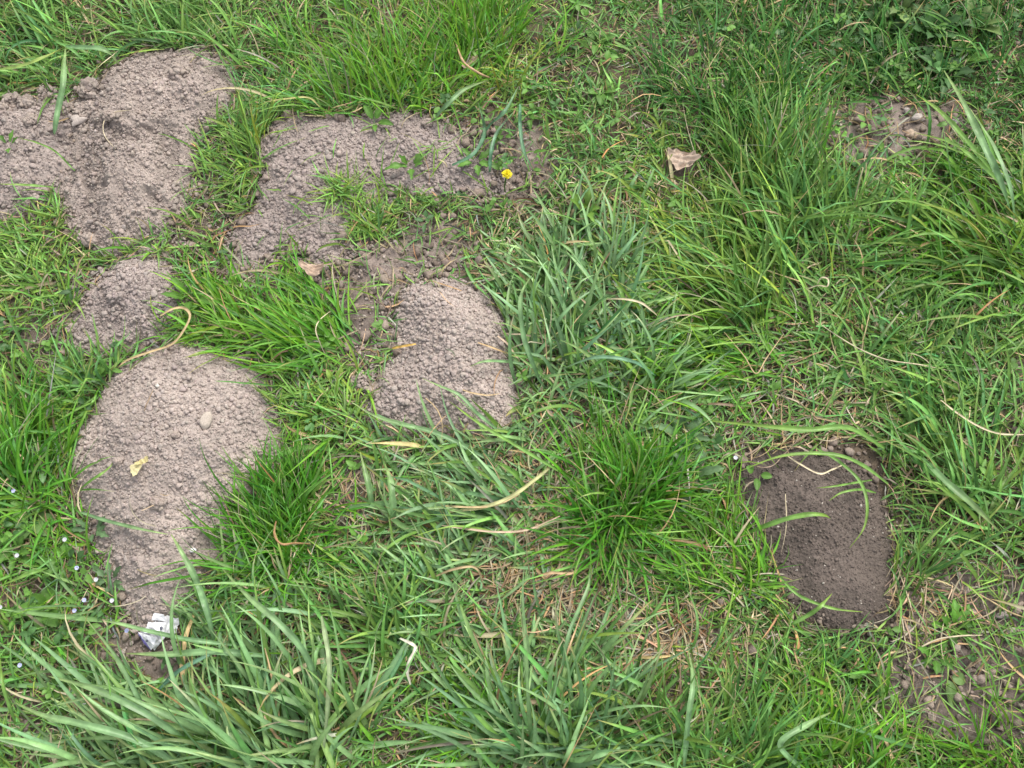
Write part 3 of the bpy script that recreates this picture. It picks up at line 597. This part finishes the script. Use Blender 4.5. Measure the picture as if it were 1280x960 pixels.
GBL = [
 ([(-5,88),(30,82),(60,70),(82,58)], .009, .05, GY, 'broad yellow-green blade reaching in from the left edge above the clods'),
 ([(82,58),(105,60),(125,61),(138,68),(150,82)], .009, .05, GB_, 'broad folded blade behind the left rim of the rear molehill'),
 ([(68,168),(72,140),(78,110),(80,80),(82,58)], .009, .05, GB_, 'upright broad blade between the cloddy heap and the rear molehill'),
 ([(935,666),(958,657),(985,648),(1012,643),(1030,644),(1038,648)], .0068, .03, GR, 'bright blade arching over the middle of the dark molehill'),
 ([(1110,605),(1080,583),(1050,570),(1010,567),(970,572),(922,590)], .006, .03, GR, 'long blade curving across the back of the dark molehill'),
 ([(1020,560),(1050,578),(1075,602),(1084,630),(1080,660),(1062,685)], .0045, .03, GR, 'arched blade hanging down the right of the dark molehill'),
 ([(1090,600),(1065,604),(1040,608),(1020,610)], .003, .012, GR, 'short thin blade pointing left on the dark molehill'),
 ([(1095,616),(1075,612),(1052,616),(1036,626)], .0035, .015, GR, 'small hooked blade on the upper right of the dark molehill'),
 ([(975,722),(1000,745),(1040,760),(1078,765)], .0042, .02, GR, 'blade lying across the front of the dark molehill'),
 ([(990,780),(1020,762),(1040,742)], .006, .03, GR, 'pointed blade rising over the front rim of the dark molehill'),
 ([(605,572),(575,555),(540,540),(500,530),(468,520),(440,503)], .0075, .02, GB_, 'long broad blade lying along the front of the central molehill'),
 ([(632,545),(600,520),(575,495),(550,483),(528,473)], .0055, .02, GB_, 'blade with a bent tip climbing the central molehill'),
 ([(700,590),(650,560),(600,530),(562,502)], .005, .04, GR, 'long straight blade pointing up left onto the central molehill'),
 ([(655,455),(630,452),(605,452),(588,458)], .0048, .02, GB_, 'blade curving left onto the right flank of the central molehill'),
 ([(268,800),(258,760),(244,722),(228,692),(214,668)], .0085, .04, GB_, 'broad blade standing against the foot of the front molehill'),
 ([(290,806),(240,800),(190,790),(150,780),(128,776)], .006, .03, GB_, 'blade lying across the white paper scrap'),
 ([(400,860),(380,815),(350,780),(310,745),(272,704)], .0085, .05, GB_, 'long broad blade pointing up left past the bright front tuft'),
 ([(60,710),(30,720),(-5,735)], .005, .03, GR, 'narrow blade at the left edge among the weeds'),
 ([(230,960),(170,925),(100,905),(55,895),(18,878)], .0095, .05, GB_, 'lowest broad blade sprawling to the left edge'),
 ([(240,930),(180,890),(120,862),(60,845)], .009, .06, GB_, 'broad blade running left above the lowest one'),
 ([(190,905),(170,865),(145,820),(105,770)], .007, .05, GB_, 'narrow blade pointing up left beside the small blue flowers'),
 ([(330,820),(270,815),(210,818),(158,817)], .009, .03, GB_, 'flat broad blade below the white paper scrap'),
 ([(198,862),(225,838),(255,822),(275,813)], .006, .04, (.13,.28,.18), 'bluish blade crossing under the white paper scrap'),
 ([(1262,262),(1248,222),(1228,178),(1205,130),(1180,88)], .0105, .08, GB_, 'tallest broad blade of the right edge, pointing up left'),
 ([(1268,285),(1262,235),(1240,180),(1212,135)], .008, .08, GB_, 'second tall blade beside the tallest one at the right edge'),
 ([(1240,215),(1210,178),(1175,140),(1145,118)], .0085, .05, GR, 'broad blade leaning over the upper right bare patch'),
 ([(1270,250),(1230,210),(1190,180),(1140,165)], .0075, .06, GR, 'flat arching blade over the stones of the upper right patch'),
 ([(565,207),(590,195),(604,175),(606,158),(598,128)], .0085, .03, (.11,.24,.13), 'kinked bluish blade at the top rim of the flattened soil'),
 ([(600,172),(615,155),(632,138),(648,108)], .007, .03, (.11,.24,.13), 'bluish blade slanting right beside the kinked one'),
 ([(612,215),(614,190),(622,165),(642,140)], .006, .03, (.11,.24,.13), 'bluish blade standing just above the yellow flower'),
 ([(650,130),(650,160),(655,190),(668,215)], .006, .03, (.11,.24,.13), 'bluish blade right of the yellow flower'),
 ([(540,152),(560,130),(580,112),(610,100)], .007, .03, GB_, 'pale bluish blade at the rear of the flattened soil'),
 ([(492,650),(490,625),(487,600),(481,580)], .0105, .02, (.17,.3,.12), 'cut broad blade in the bare gap below the central molehill'),
 ([(466,640),(462,615),(456,590),(450,565)], .008, .02, (.17,.3,.12), 'narrower cut blade left of the broad cut one'),
 ([(70,235),(40,232),(0,230)], .005, .015, GR, 'blade lying on the cloddy heap towards the left edge'),
 ([(95,215),(70,190),(45,178),(25,173)], .003, .015, GR, 'thin blade lying on the clods of the left heap'),
 ([(100,640),(130,650),(170,660),(210,668)], .005, .012, GB_, 'blade lying on the lower flank of the front molehill'),
 ([(100,612),(115,600),(130,590),(143,578)], .004, .02, GR, 'small blade reaching over the left flank of the front molehill'),
 ([(1150,570),(1180,600),(1215,630),(1250,665)], .0095, .04, (.17,.3,.12), 'broad pale blade right of the dark molehill'),
 ([(1105,560),(1060,535),(1010,537),(950,532),(880,525)], .0075, .04, GR, 'long blade lying above the dark molehill'),
 ([(820,470),(790,452),(745,447),(700,462)], .006, .06, (.13,.27,.16), 'arched bluish blade in front of the coarse middle tufts'),
 ([(672,470),(655,420),(652,370),(668,340)], .0075, .07, GB_, 'tall broad blade standing at the right rim of the central molehill'),
 ([(855,960),(860,900),(866,850),(860,810)], .007, .06, GB_, 'long upright blade at the bottom edge right of the fan'),
 ([(1000,960),(975,930),(1010,905),(1040,890)], .0075, .05, GB_, 'broad blade bending right at the bottom edge'),
 ([(700,850),(712,790),(735,735),(738,700)], .005, .05, GB_, 'slender upright blade rising from the bare gap above the fan'),
 ([(20,905),(5,860),(0,820)], .005, .04, GR, 'narrow upright blade at the lower left edge'),
]
for p, wd, lf, c, lab in GBL:
    strip('long_grass', p, wd, lf, np.array(c) * rng.uniform(.85, 1.05), lab, 'grass blade', 'single long grass blades', M_BROAD, tip=(np.array(c) * np.array([1.5, 1.1, .9])))

# ------------------------------------------------------------------ leaves and weeds
def leaf(P0, az, el, L, W_, col, lobes=0, droop=.8, S=9, K=2, wav=.0, shape=.8):
    t = np.linspace(0, 1, S + 1); e = el - droop * t; dx = np.cumsum(np.r_[0, np.cos(e[:-1])]) * L / S; dz = np.cumsum(np.r_[0, np.sin(e[:-1])]) * L / S
    hw = W_ * .5 * np.sin(np.clip(t, 0, 1) ** shape * math.pi) ** .7 + W_ * .03
    if lobes: hw = hw * (1 + .35 * np.cos(t * lobes * 2 * math.pi))
    hw[-1] = W_ * .02
    o = np.linspace(-1, 1, 2 * K + 1); ca, sa = math.cos(az), math.sin(az)
    V = []; C = []
    for i in range(S + 1):
        for k in o:
            lx = dx[i]; ly = hw[i] * k; lz = dz[i] + abs(k) * hw[i] * .35 + math.sin(i * 1.9 + k * 3) * wav * L
            V.append((P0[0] + lx * ca - ly * sa, P0[1] + lx * sa + ly * ca, P0[2] + lz)); C.append(np.array(col) * (1.25 if k == 0 else 1.0))
    m = 2 * K + 1; i = np.arange((S + 1) * m).reshape(S + 1, m)
    F = np.stack([i[:-1, :-1], i[:-1, 1:], i[1:, 1:], i[1:, :-1]], -1).reshape(-1, 4)
    V = np.array(V); V[:, 2] = np.maximum(V[:, 2], gh(V[:, 0], V[:, 1]) + .002)
    return V, F, np.array(C)
def merge(lst):
    V = []; F = []; C = []; n = 0
    for v, f, c in lst: V.append(v); F.append(f + n); C.append(c); n += len(v)
    return np.concatenate(V), np.concatenate(F), np.concatenate(C)
def rosette(px, py, nl, L, W_, col, lab, lobes=0, el=(10, 60), name='weed_plant', cat='weed'):
    c = at(px, py); z = float(gh(*c)); root = thing(name, lab, cat, (c[0], c[1], z), 'broad-leaved weeds')
    for i in range(nl):
        a = i * 2.4 + rng.uniform(-.4, .4); l = L * rng.uniform(.6, 1.1)
        v, f, cc = leaf((c[0] + math.cos(a) * .006, c[1] + math.sin(a) * .006, z + .006), a, R(rng.uniform(*el)), l, W_ * rng.uniform(.75, 1.15), np.array(col) * math.exp(rng.normal(0, .15)), lobes, rng.uniform(.4, 1.3), wav=.01)
        part('leaf', v, f, M_LEAF, cc, root)
LG = (.1, .22, .035); LD = (.06, .14, .04); LB = (.12, .21, .09)  # LD: dark leaf green, lowered to paint in the top right shade
rosette(45, 650, 6, .036, .018, (.14,.25,.07), 'low weed with smooth oval leaves left of the front molehill')
rosette(60, 585, 7, .04, .013, LB, 'greyish leafy weed at the left foot of the front molehill', 0, (30, 75))
rosette(22, 690, 8, .036, .011, LG, 'toothed weed at the left edge below the oval-leaved one', 3)
rosette(85, 705, 8, .034, .01, LG, 'toothed weed just below the front molehill foot, by tiny blue flowers', 3)
rosette(120, 665, 6, .028, .008, LB, 'lobed weed creeping onto the lower left of the front molehill', 3)
rosette(142, 728, 7, .03, .008, LB, 'lobed weed leaf spray on the narrow tail of the front molehill', 3)
rosette(60, 760, 7, .035, .02, LG, 'round-leaved weed below the toothed ones in the lower left', 0)
rosette(240, 375, 6, .05, .012, LG, 'lobed weed at the right of the small molehill', 4)
rosette(90, 460, 6, .05, .014, LB, 'greyish weed left of the gap between small and front molehills', 3, (20, 70))
rosette(25, 200, 4, .022, .008, LG, 'tiny leaf cluster on the cloddy heap at the left edge', 2)
rosette(470, 160, 4, .03, .01, LG, 'tiny seedling at the back of the flattened soil', 0)
rosette(515, 215, 5, .04, .011, LG, 'small leafy shoot in the middle of the flattened soil', 2, (40, 80))
rosette(1120, 20, 8, .06, .018, (.13,.2,.06), 'jagged-leaved weed at the top right edge', 4, (20, 70))
rosette(1160, 50, 9, .06, .016, LD, 'grey-leaved weed in the shaded top right grass', 4, (20, 70))
rosette(1210, 45, 7, .06, .018, (.13,.2,.06), 'pale jagged leaves near the top right corner', 3, (30, 75))
rosette(1175, 100, 8, .05, .015, LD, 'dark weed above the tall right-hand blades', 3)
rosette(1100, 40, 7, .055, .016, LD, 'dark weed left of the jagged-leaved one at the top', 3)
rosette(1195, 85, 8, .045, .014, LG, 'green weed between the two dark weeds at top right', 3)
rosette(745, 60, 6, .03, .014, LG, 'small clover-like weed near the top centre', 0)
rosette(750, 120, 6, .03, .014, LG, 'round-leaved weed among the short turf at top centre', 0)
rosette(660, 150, 5, .03, .009, LG, 'dark-leaved weed behind the yellow flower', 0)
rosette(595, 210, 6, .03, .010, LG, 'low grey rosette left of the yellow flower', 3, (5, 30))
rosette(860, 600, 8, .05, .013, LB, 'feathery grey weed right of the deep green middle tuft', 4)
rosette(850, 550, 7, .045, .012, LB, 'feathery weed in the gap above the grey one', 4)
rosette(940, 600, 3, .02, .01, LG, 'tiny weed at the left corner of the dark molehill', 0)
rosette(1190, 785, 7, .035, .011, (.07,.18,.02), 'small bright weed with a red leaf on the lower right bare earth', 3)
rosette(1182, 845, 3, .035, .016, (.12,.2,.06), 'oval pale leaf lying on the lower right bare earth', 0, (0, 20))
rosette(1168, 820, 6, .03, .01, (.07,.18,.02), 'bright toothed seedling left of the oval leaf', 3)
rosette(405, 580, 4, .025, .011, (.2,.32,.05), 'yellow-green seedling in the bare gap right of the front molehill', 0)
rosette(420, 485, 4, .02, .01, (.2,.32,.05), 'tiny seedling in the gap tuft between front and central molehills', 0)
rosette(835, 455, 4, .035, .018, LG, 'rounded dock leaf below the swept grass, right of the bluish tufts', 0)
rosette(730, 270, 5, .05, .012, (.13,.24,.04), 'upright leafy shoot at the back of the bluish coarse tuft', 2, (50, 85))
# ground cover of tiny leaves nobody could count
n = 9500; x, y = ground_xy(n, -1.2, 1.2, -.1, 2.1); qx, qy = px_of(x, y)
cov = [(50,680,110,120,.9),(130,820,90,60,.45),(1180,60,130,80,.9),(1090,200,140,60,.2),(700,120,130,90,.35),(850,580,50,60,.6),(640,230,60,50,.5),(1180,820,60,60,.15),(1180,330,90,60,.3),(450,470,60,60,.2),(850,470,60,50,.3),(280,320,60,50,.25),(60,470,70,60,.5)]
pr_ = sum(s * np.exp(-((qx - a) / c) ** 2 - ((qy - b) / d) ** 2) for a, b, c, d, s in cov) + .06
k = (rng.random(n) < pr_ * .62) & (samp(GM, x, y) < -.002); x, y = x[k], y[k]
tx, ty = x.copy(), y.copy(); lst = []
for i in range(len(x)):
    base = np.array([LG, LD, (.12, .25, .045)][i % 3]) * math.exp(rng.normal(0, .2)); m = rng.integers(3, 6)
    h = rng.uniform(.003, .03)
    for j in range(m):
        lst.append(leaf((x[i] + rng.normal(0, .004), y[i] + rng.normal(0, .004), float(gh(x[i], y[i])) + h), rng.random() * 6.28, R(rng.uniform(-10, 50)), rng.uniform(.007, .018), rng.uniform(.005, .010), base, 0, rng.uniform(.2, 1), S=4, K=1))
v, f, c = merge(lst); o = mk('ground_cover_leaves', v, f, M_LEAF, c); o['kind'] = 'stuff'

# ------------------------------------------------------------------ flowers
def tube(P, r, col, K=6):
    P = np.asarray(P, float); n = len(P); T_ = np.gradient(P, axis=0); T_ /= np.linalg.norm(T_, axis=1)[:, None]
    s = np.cross(T_, [.3, .9, .2]); s /= np.linalg.norm(s, axis=1)[:, None]; u = np.cross(s, T_); a = np.arange(K) / K * 6.2832; r = np.broadcast_to(r, (n,))
    V = P[:, None] + (s[:, None] * np.cos(a)[None, :, None] + u[:, None] * np.sin(a)[None, :, None]) * r[:, None, None]
    i = np.arange(n * K).reshape(n, K); F = np.stack([i[:-1], np.roll(i, -1, 1)[:-1], np.roll(i, -1, 1)[1:], i[1:]], -1).reshape(-1, 4)
    return V.reshape(-1, 3), F, np.tile(np.array(col), (n * K, 1))
c = at(632, 240); z = float(gh(*c)); root = thing('yellow_flower', 'small yellow flower head on a thin green stem beside the flattened soil', 'flower', (c[0], c[1], z))
top = np.array([c[0] + .002, c[1] + .016, z + .034])
v, f, cc = tube([(c[0], c[1], z - .002), (c[0] - .002, c[1] + .004, z + .012), (c[0], c[1] + .010, z + .024), top], .0013, (.09, .18, .04)); part('stem', v, f, M_LEAF, cc, root)
lst = []
def petal(p, az, el, L, W_, col, S=4):
    t = np.linspace(0, 1, S + 1); V = []
    for i, tt in enumerate(t):
        hw = W_ * .5 * (.5 + .6 * math.sin(tt * 2.6)); lx = math.cos(el) * L * tt; lz = math.sin(el) * L * tt - .2 * L * tt * tt
        for k in (-1, 0, 1): V.append((p[0] + lx * math.cos(az) - hw * k * math.sin(az), p[1] + lx * math.sin(az) + hw * k * math.cos(az), p[2] + lz + abs(k) * hw * .3))
    i = np.arange((S + 1) * 3).reshape(S + 1, 3); F = np.stack([i[:-1, :-1], i[:-1, 1:], i[1:, 1:], i[1:, :-1]], -1).reshape(-1, 4)
    return np.array(V), F, np.tile(np.array(col), (len(V), 1))
for ring, (nn, el, L) in enumerate([(16, 8, .0088), (13, 35, .0074), (9, 62, .0056)]):
    for i in range(nn): lst.append(petal(top, i / nn * 6.28 + ring * .2 + rng.normal(0, .08), R(el) + rng.normal(0, .12), L * rng.uniform(.85, 1.1), .0028, np.array((.8, .68, .03)) * rng.uniform(.8, 1.05)))
v, f, cc = merge(lst); part('petals', v, f, M_PETAL, cc, root)
v, f, cc = tube([top + (0, 0, -.006), top + (0, 0, -.002), top + (0, 0, .001)], np.array([.0014, .004, .0045]), (.08, .16, .04), 10); part('calyx', v, f, M_LEAF, cc, root)
FL = [(25,618,0,'beside the long bright tuft at the left edge'),(90,679,1,'by the toothed weed at the front molehill foot'),(30,698,1,'at the left edge among the toothed weeds'),(105,714,0,'right of the toothed weed below the front molehill'),
 (128,728,1,'on the left of the front molehill tail'),(113,753,0,'in the bare crumbs left of the paper scrap'),(101,766,0,'lowest of those beside the narrow up-left blade'),(148,754,1,'on the tip of the molehill tail above the paper scrap'),
 (6,761,1,'furthest left, at the photo edge'),(32,833,0,'above the sprawling bottom left blades'),(109,878,1,'between the two sprawling bottom left blades'),(913,581,1,'at the left corner of the dark molehill'),(166,791,0,'touching the white paper scrap')]
for px, py, wh, lab in FL:
    c = at(px, py); z = float(gh(*c)); tp = np.array([c[0], c[1], z + .022])
    root = thing('speedwell_flower', ('tiny white' if wh else 'tiny pale blue') + ' flower ' + lab, 'flower', (c[0], c[1], z), 'tiny speedwell flowers')
    v, f, cc = tube([(c[0] + .003, c[1] - .004, z - .001), (c[0] + .002, c[1], z + .012), tp], .0006, LG, 5); part('stem', v, f, M_LEAF, cc, root)
    col = (.66, .66, .72) if wh else (.55, .58, .85)
    v, f, cc = merge([petal(tp, k * 1.57 + .4, R(22), .0032, .0036, col) for k in range(4)]); part('petals', v, f, M_PETAL, cc, root)

# ------------------------------------------------------------------ stones and clods
def rock(name, px, py, size, col, lab, cat, seed, mat=M_STONE, amt=.12, sink=.25, rot=0.0, group=None, sub=ICO3):
    c = at(px, py); V = knob(sub[0], seed, amt) * np.array(size) * .5; a = R(rot)
    V = np.stack([V[:, 0] * math.cos(a) - V[:, 1] * math.sin(a), V[:, 0] * math.sin(a) + V[:, 1] * math.cos(a), V[:, 2]], -1)
    z = float(gh(*c)) + size[2] * (.5 - sink)
    tone = np.exp(np.random.default_rng(seed).normal(0, .05, len(V)))[:, None]
    o = mk(name, V, sub[1], mat, np.array(col) * tone); o.location = (c[0], c[1], z); return tag(o, lab, cat, group)
rock('pebble', 271, 542, (.018, .030, .014), (.43, .37, .31), 'smooth oval beige pebble on the front face of the large molehill', 'pebble', 3, amt=.05, rot=-12)
rock('stone', 104, 158, (.032, .02, .012), (.4, .345, .31), 'flat grey stone chip on the left shoulder of the rear molehill', 'stone', 5, amt=.38, rot=20)
rock('pebble', 211, 498, (.006, .006, .005), (.6, .57, .5), 'tiny white pebble near the top of the front molehill', 'pebble', 8)
rock('pebble', 247, 692, (.011, .008, .006), (.7, .68, .68), 'little white stone beside the bright front tuft', 'pebble', 9)
for i, (a, b, s, cl, lab) in enumerate([(1046, 161, .014, (.42,.36,.3), 'small tan stone on the upper right bare patch, left of the others'), (1142, 157, .03, (.42,.37,.33), 'grey-tan stone above the flat tan one in the upper right bare patch'),
  (1135, 178, .036, (.48,.37,.27), 'flat tan stone under the arching blade in the upper right patch'), (1188, 161, .022, (.3,.27,.27), 'dark grey stone under the leaning broad blade, upper right patch'), (1130, 146, .02, (.38,.33,.3), 'round grey stone at the rear of the upper right bare patch'),
  (1190, 197, .026, (.4,.36,.38), 'pale grey stone below the arching blade, upper right patch'), (1232, 208, .022, (.4,.32,.24), 'tan stone among the tall right-hand blades'), (1042, 283, .016, (.42,.36,.32), 'small stone in the grass gap below the upper right patch'),
  (465, 678, .014, (.36,.29,.26), 'pinkish stone in the bare gap below the cut broad blades'), (1135, 787, .022, (.3,.26,.23), 'grey lump right of the dark molehill foot'), (1262, 790, .026, (.32,.27,.24), 'large grey clod of earth at the lower right edge'), (1250, 770, .025, (.34,.29,.26), 'smaller grey clod above the large one at lower right'),
  (1245, 835, .022, (.22,.18,.15), 'brown clod on the lower right bare earth'), (855, 830, .018, (.26,.21,.18), 'brown clod in the grass right of the bottom fan')]):
    rock('stone' if 'stone' in lab else 'soil_clod', a, b, (s * .75, s * .52, s * .4), cl, lab, 'stone' if 'stone' in lab else 'clod', 20 + i, amt=.3, rot=i * 37 % 60 - 30, mat=M_STONE if 'stone' in lab else M_GROUND)
CL = [(452,482,.03,'larger of two clods at the left foot of the central molehill'),(466,492,.018,'smaller clod touching the larger one by the central molehill'),(60,122,.036,'big clod at the back of the heap on the left'),(22,135,.032,'clod left of the big one on the back of the left heap'),
 (42,140,.026,'clod in the middle of the row on the left heap'),(118,120,.04,'largest clod, on the left rim of the rear molehill'),(84,140,.024,'clod between the left heap and the rear molehill'),(5,150,.03,'clod at the left photo edge on the heap'),(50,165,.02,'small clod on the face of the left heap'),
 (115,305,.026,'clod at the front tip of the rear molehill'),(190,322,.022,'clod on the top of the small molehill'),(90,412,.02,'clod at the left foot of the small molehill'),(535,160,.016,'clod at the rear right of the flattened soil'),(230,105,.03,'lump on the crest of the rear molehill'),(150,165,.02,'lump on the left side of the rear molehill'),
 (165,590,.012,'small lump on the lower left of the front molehill'),(212,640,.018,'lump low on the front face of the front molehill'),(236,560,.012,'small round lump left of the oval pebble')]
for i, (a, b, s, lab) in enumerate(CL):
    c = at(a, b)
    m = int(60 + s * 6000); v = rng.normal(size=(m, 3)); v /= np.linalg.norm(v, axis=1)[:, None]; v[:, 2] = np.abs(v[:, 2]) * 1.1 - .25
    lum = 1 + .25 * np.sin(v @ rng.normal(size=3) * 3 + i) + .15 * np.sin(v @ rng.normal(size=3) * 6)
    v = v * (s * .5 * lum * rng.uniform(.8, 1.0, m))[:, None] * np.array([1, .85, .75]); rs = np.minimum(.0016 * (1 - rng.random(m) * .97) ** -.45, s * .2)
    z0 = float(gh(*c)); v2 = np.vstack([v, [[0, 0, 0], [s * .12, 0, 0], [-s * .1, s * .08, 0]]]); rs = np.r_[rs, s * .34, s * .3, s * .28]
    V, F, C_ = crumbs(v2[:, 0], v2[:, 1], v2[:, 2], rs, soilcols(len(v2), (.35, .29, .25), .06))
    o = mk('soil_clod', V, F, M_SOIL, C_); o.location = (c[0], c[1], z0 + s * .12); tag(o, lab, 'clod', 'soil clods')

# ------------------------------------------------------------------ dead leaves, yellow petal bit, paper scrap
def sheet(name, px, py, w_, l_, col, lab, cat, rot, seed, crump=.25, lift=.004, mat=M_STRAW, curl=.5, parent_cols=None, out=None):
    c = at(px, py); z = float(gh(*c)); N = 15; u, v = np.meshgrid(np.linspace(-1, 1, N), np.linspace(-1, 1, N)); r_ = np.random.default_rng(seed)
    # squash the square grid to a ragged disc
    k = np.maximum(np.abs(u), np.abs(v)); d = np.hypot(u, v) + 1e-9; rr = k / d; th = np.arctan2(v, u)
    ed = 1 + .12 * np.sin(th * 3 + r_.random() * 6) + .08 * np.sin(th * 7 + r_.random() * 6); x = u * rr * ed; y = v * rr * ed
    h = np.zeros_like(u)
    for q in range(5):
        a = r_.random() * 3.14; f_ = r_.uniform(1.5, 4.5); h += crump * np.abs(((u * math.cos(a) + v * math.sin(a)) * f_ + r_.random() * 5) % 2 - 1) / 2.2
    h = (h - h.min()) * w_ * .5 + curl * w_ * .5 * (x ** 2)
    X = x * w_ * .5; Y = y * l_ * .5; a = R(rot); V = np.stack([X * math.cos(a) - Y * math.sin(a), X * math.sin(a) + Y * math.cos(a), h + lift], -1).reshape(-1, 3)
    C = np.tile(np.array(col), (N * N, 1)) * np.exp(r_.normal(0, .06, (N * N, 1)))
    o = mk(name, V, grid_faces(N, N).reshape(-1, 4), mat, C, smooth=True); o.location = (c[0], c[1], z + .005); return tag(o, lab, cat)
sheet('dead_leaf', 850, 209, .05, .034, (.5, .39, .31), 'crumpled tan dead leaf lying in the grass right of the yellow flower', 'dead leaf', -8, 3, lift=.006, crump=.3)
sheet('dead_leaf', 398, 352, .038, .02, (.46, .34, .26), 'curled brown dead leaf above the long swept tuft', 'dead leaf', -5, 4, lift=.03, curl=1.0)
sheet('dead_leaf', 585, 88, .035, .018, (.45, .33, .24), 'brown dead leaf under the yellow-green top tuft', 'dead leaf', 30, 6, lift=.012)
sheet('yellow_petal', 190, 602, .014, .02, (.72, .66, .38), 'cream yellow petal scrap low on the front molehill', 'petal', -25, 5, lift=.002, mat=M_PETAL, crump=.3)
sheet('yellow_petal', 199, 593, .020, .008, (.66, .58, .3), 'narrow yellow petal end above the cream scrap', 'petal', 30, 9, lift=.003, mat=M_PETAL, crump=.3)
# torn white paper: folded facets with two grey spots and a blue-violet underside edge
c = at(198, 790); z = float(gh(*c)); root = thing('paper_scrap', 'crumpled white paper scrap with grey spots at the foot of the front molehill', 'litter', (c[0], c[1], z))
def q3(px, py, h):
    px = 198 + (px - 198) * 1.05; py = 790 + (py - 790) * 1.05; h = h * .8 + .004
    g_ = at(px, py); s_ = 1 - (z + h) / CAM_H; return (g_[0] * s_, g_[1] * s_, z + h)
def facets(name, polys, col, mat=M_PAPER):
    V = []; F = []; 
    for p in polys:
        pts = [np.array(q3(*a)) for a in p]; cen = sum(pts) / len(pts); i0 = len(V); V.append(cen + (0, 0, .0012)); 
        for k, a in enumerate(pts): V.append(a)
        m = len(pts)
        for k in range(m): F.append((i0, i0 + 1 + k, i0 + 1 + (k + 1) % m))
    V = np.array(V); o = part(name, V, np.array(F), mat, np.tile(np.array(col), (len(V), 1)), root, smooth=False)
    if mat is M_PAPER and name != 'grey_spot':
        sb = o.modifiers.new('fold', 'SUBSURF'); sb.subdivision_type = 'SIMPLE'; sb.levels = sb.render_levels = 4
        tx = bpy.data.textures.get('creases') or bpy.data.textures.new('creases', 'VORONOI'); tx.noise_scale = .006
        dm = o.modifiers.new('creases', 'DISPLACE'); dm.texture = tx; dm.strength = .0018; dm.mid_level = .5
    so = o.modifiers.new('thickness', 'SOLIDIFY'); so.thickness = .0004; return o
facets('base_sheet', [[(188,772,.004), (206,769,.007), (221,775,.006), (220,791,.004), (207,795,.009), (194,811,.003), (176,791,.003), (184,784,.008)]], (.74, .74, .77))
facets('upper_fold', [[(193,767,.014), (204,769,.020), (208,777,.014), (190,776,.010)], [(208,777,.012), (222,773,.022), (223,781,.012), (214,788,.008)]], (.8, .8, .82))
facets('middle_fold', [[(187,779,.022), (207,779,.016), (206,790,.012), (199,793,.026)], [(208,780,.016), (214,780,.008), (211,792,.008), (207,791,.016)], [(213,782,.010), (221,784,.016), (219,791,.006), (212,792,.012)]], (.82, .82, .84))
facets('lower_fold', [[(174,790,.008), (196,797,.022), (193,806,.020), (190,811,.006)], [(196,797,.020), (200,803,.010), (193,812,.005), (191,809,.014)], [(176,785,.012), (186,786,.008), (191,792,.018), (181,791,.010)]], (.8, .8, .83))
facets('blue_edge', [[(174,791,.007), (176,792,.007), (190,811,.005), (189,812,.003), (179,801,.004)]], (.2, .17, .42))
for (a, b, hh, s) in [(201.5, 785.5, .024, 2.2), (184.5, 800.5, .0175, 1.5)]:
    facets('grey_spot', [[(a + s * math.cos(k * .785) * .8, b + s * math.sin(k * .785), hh) for k in range(8)]], (.12, .12, .16))
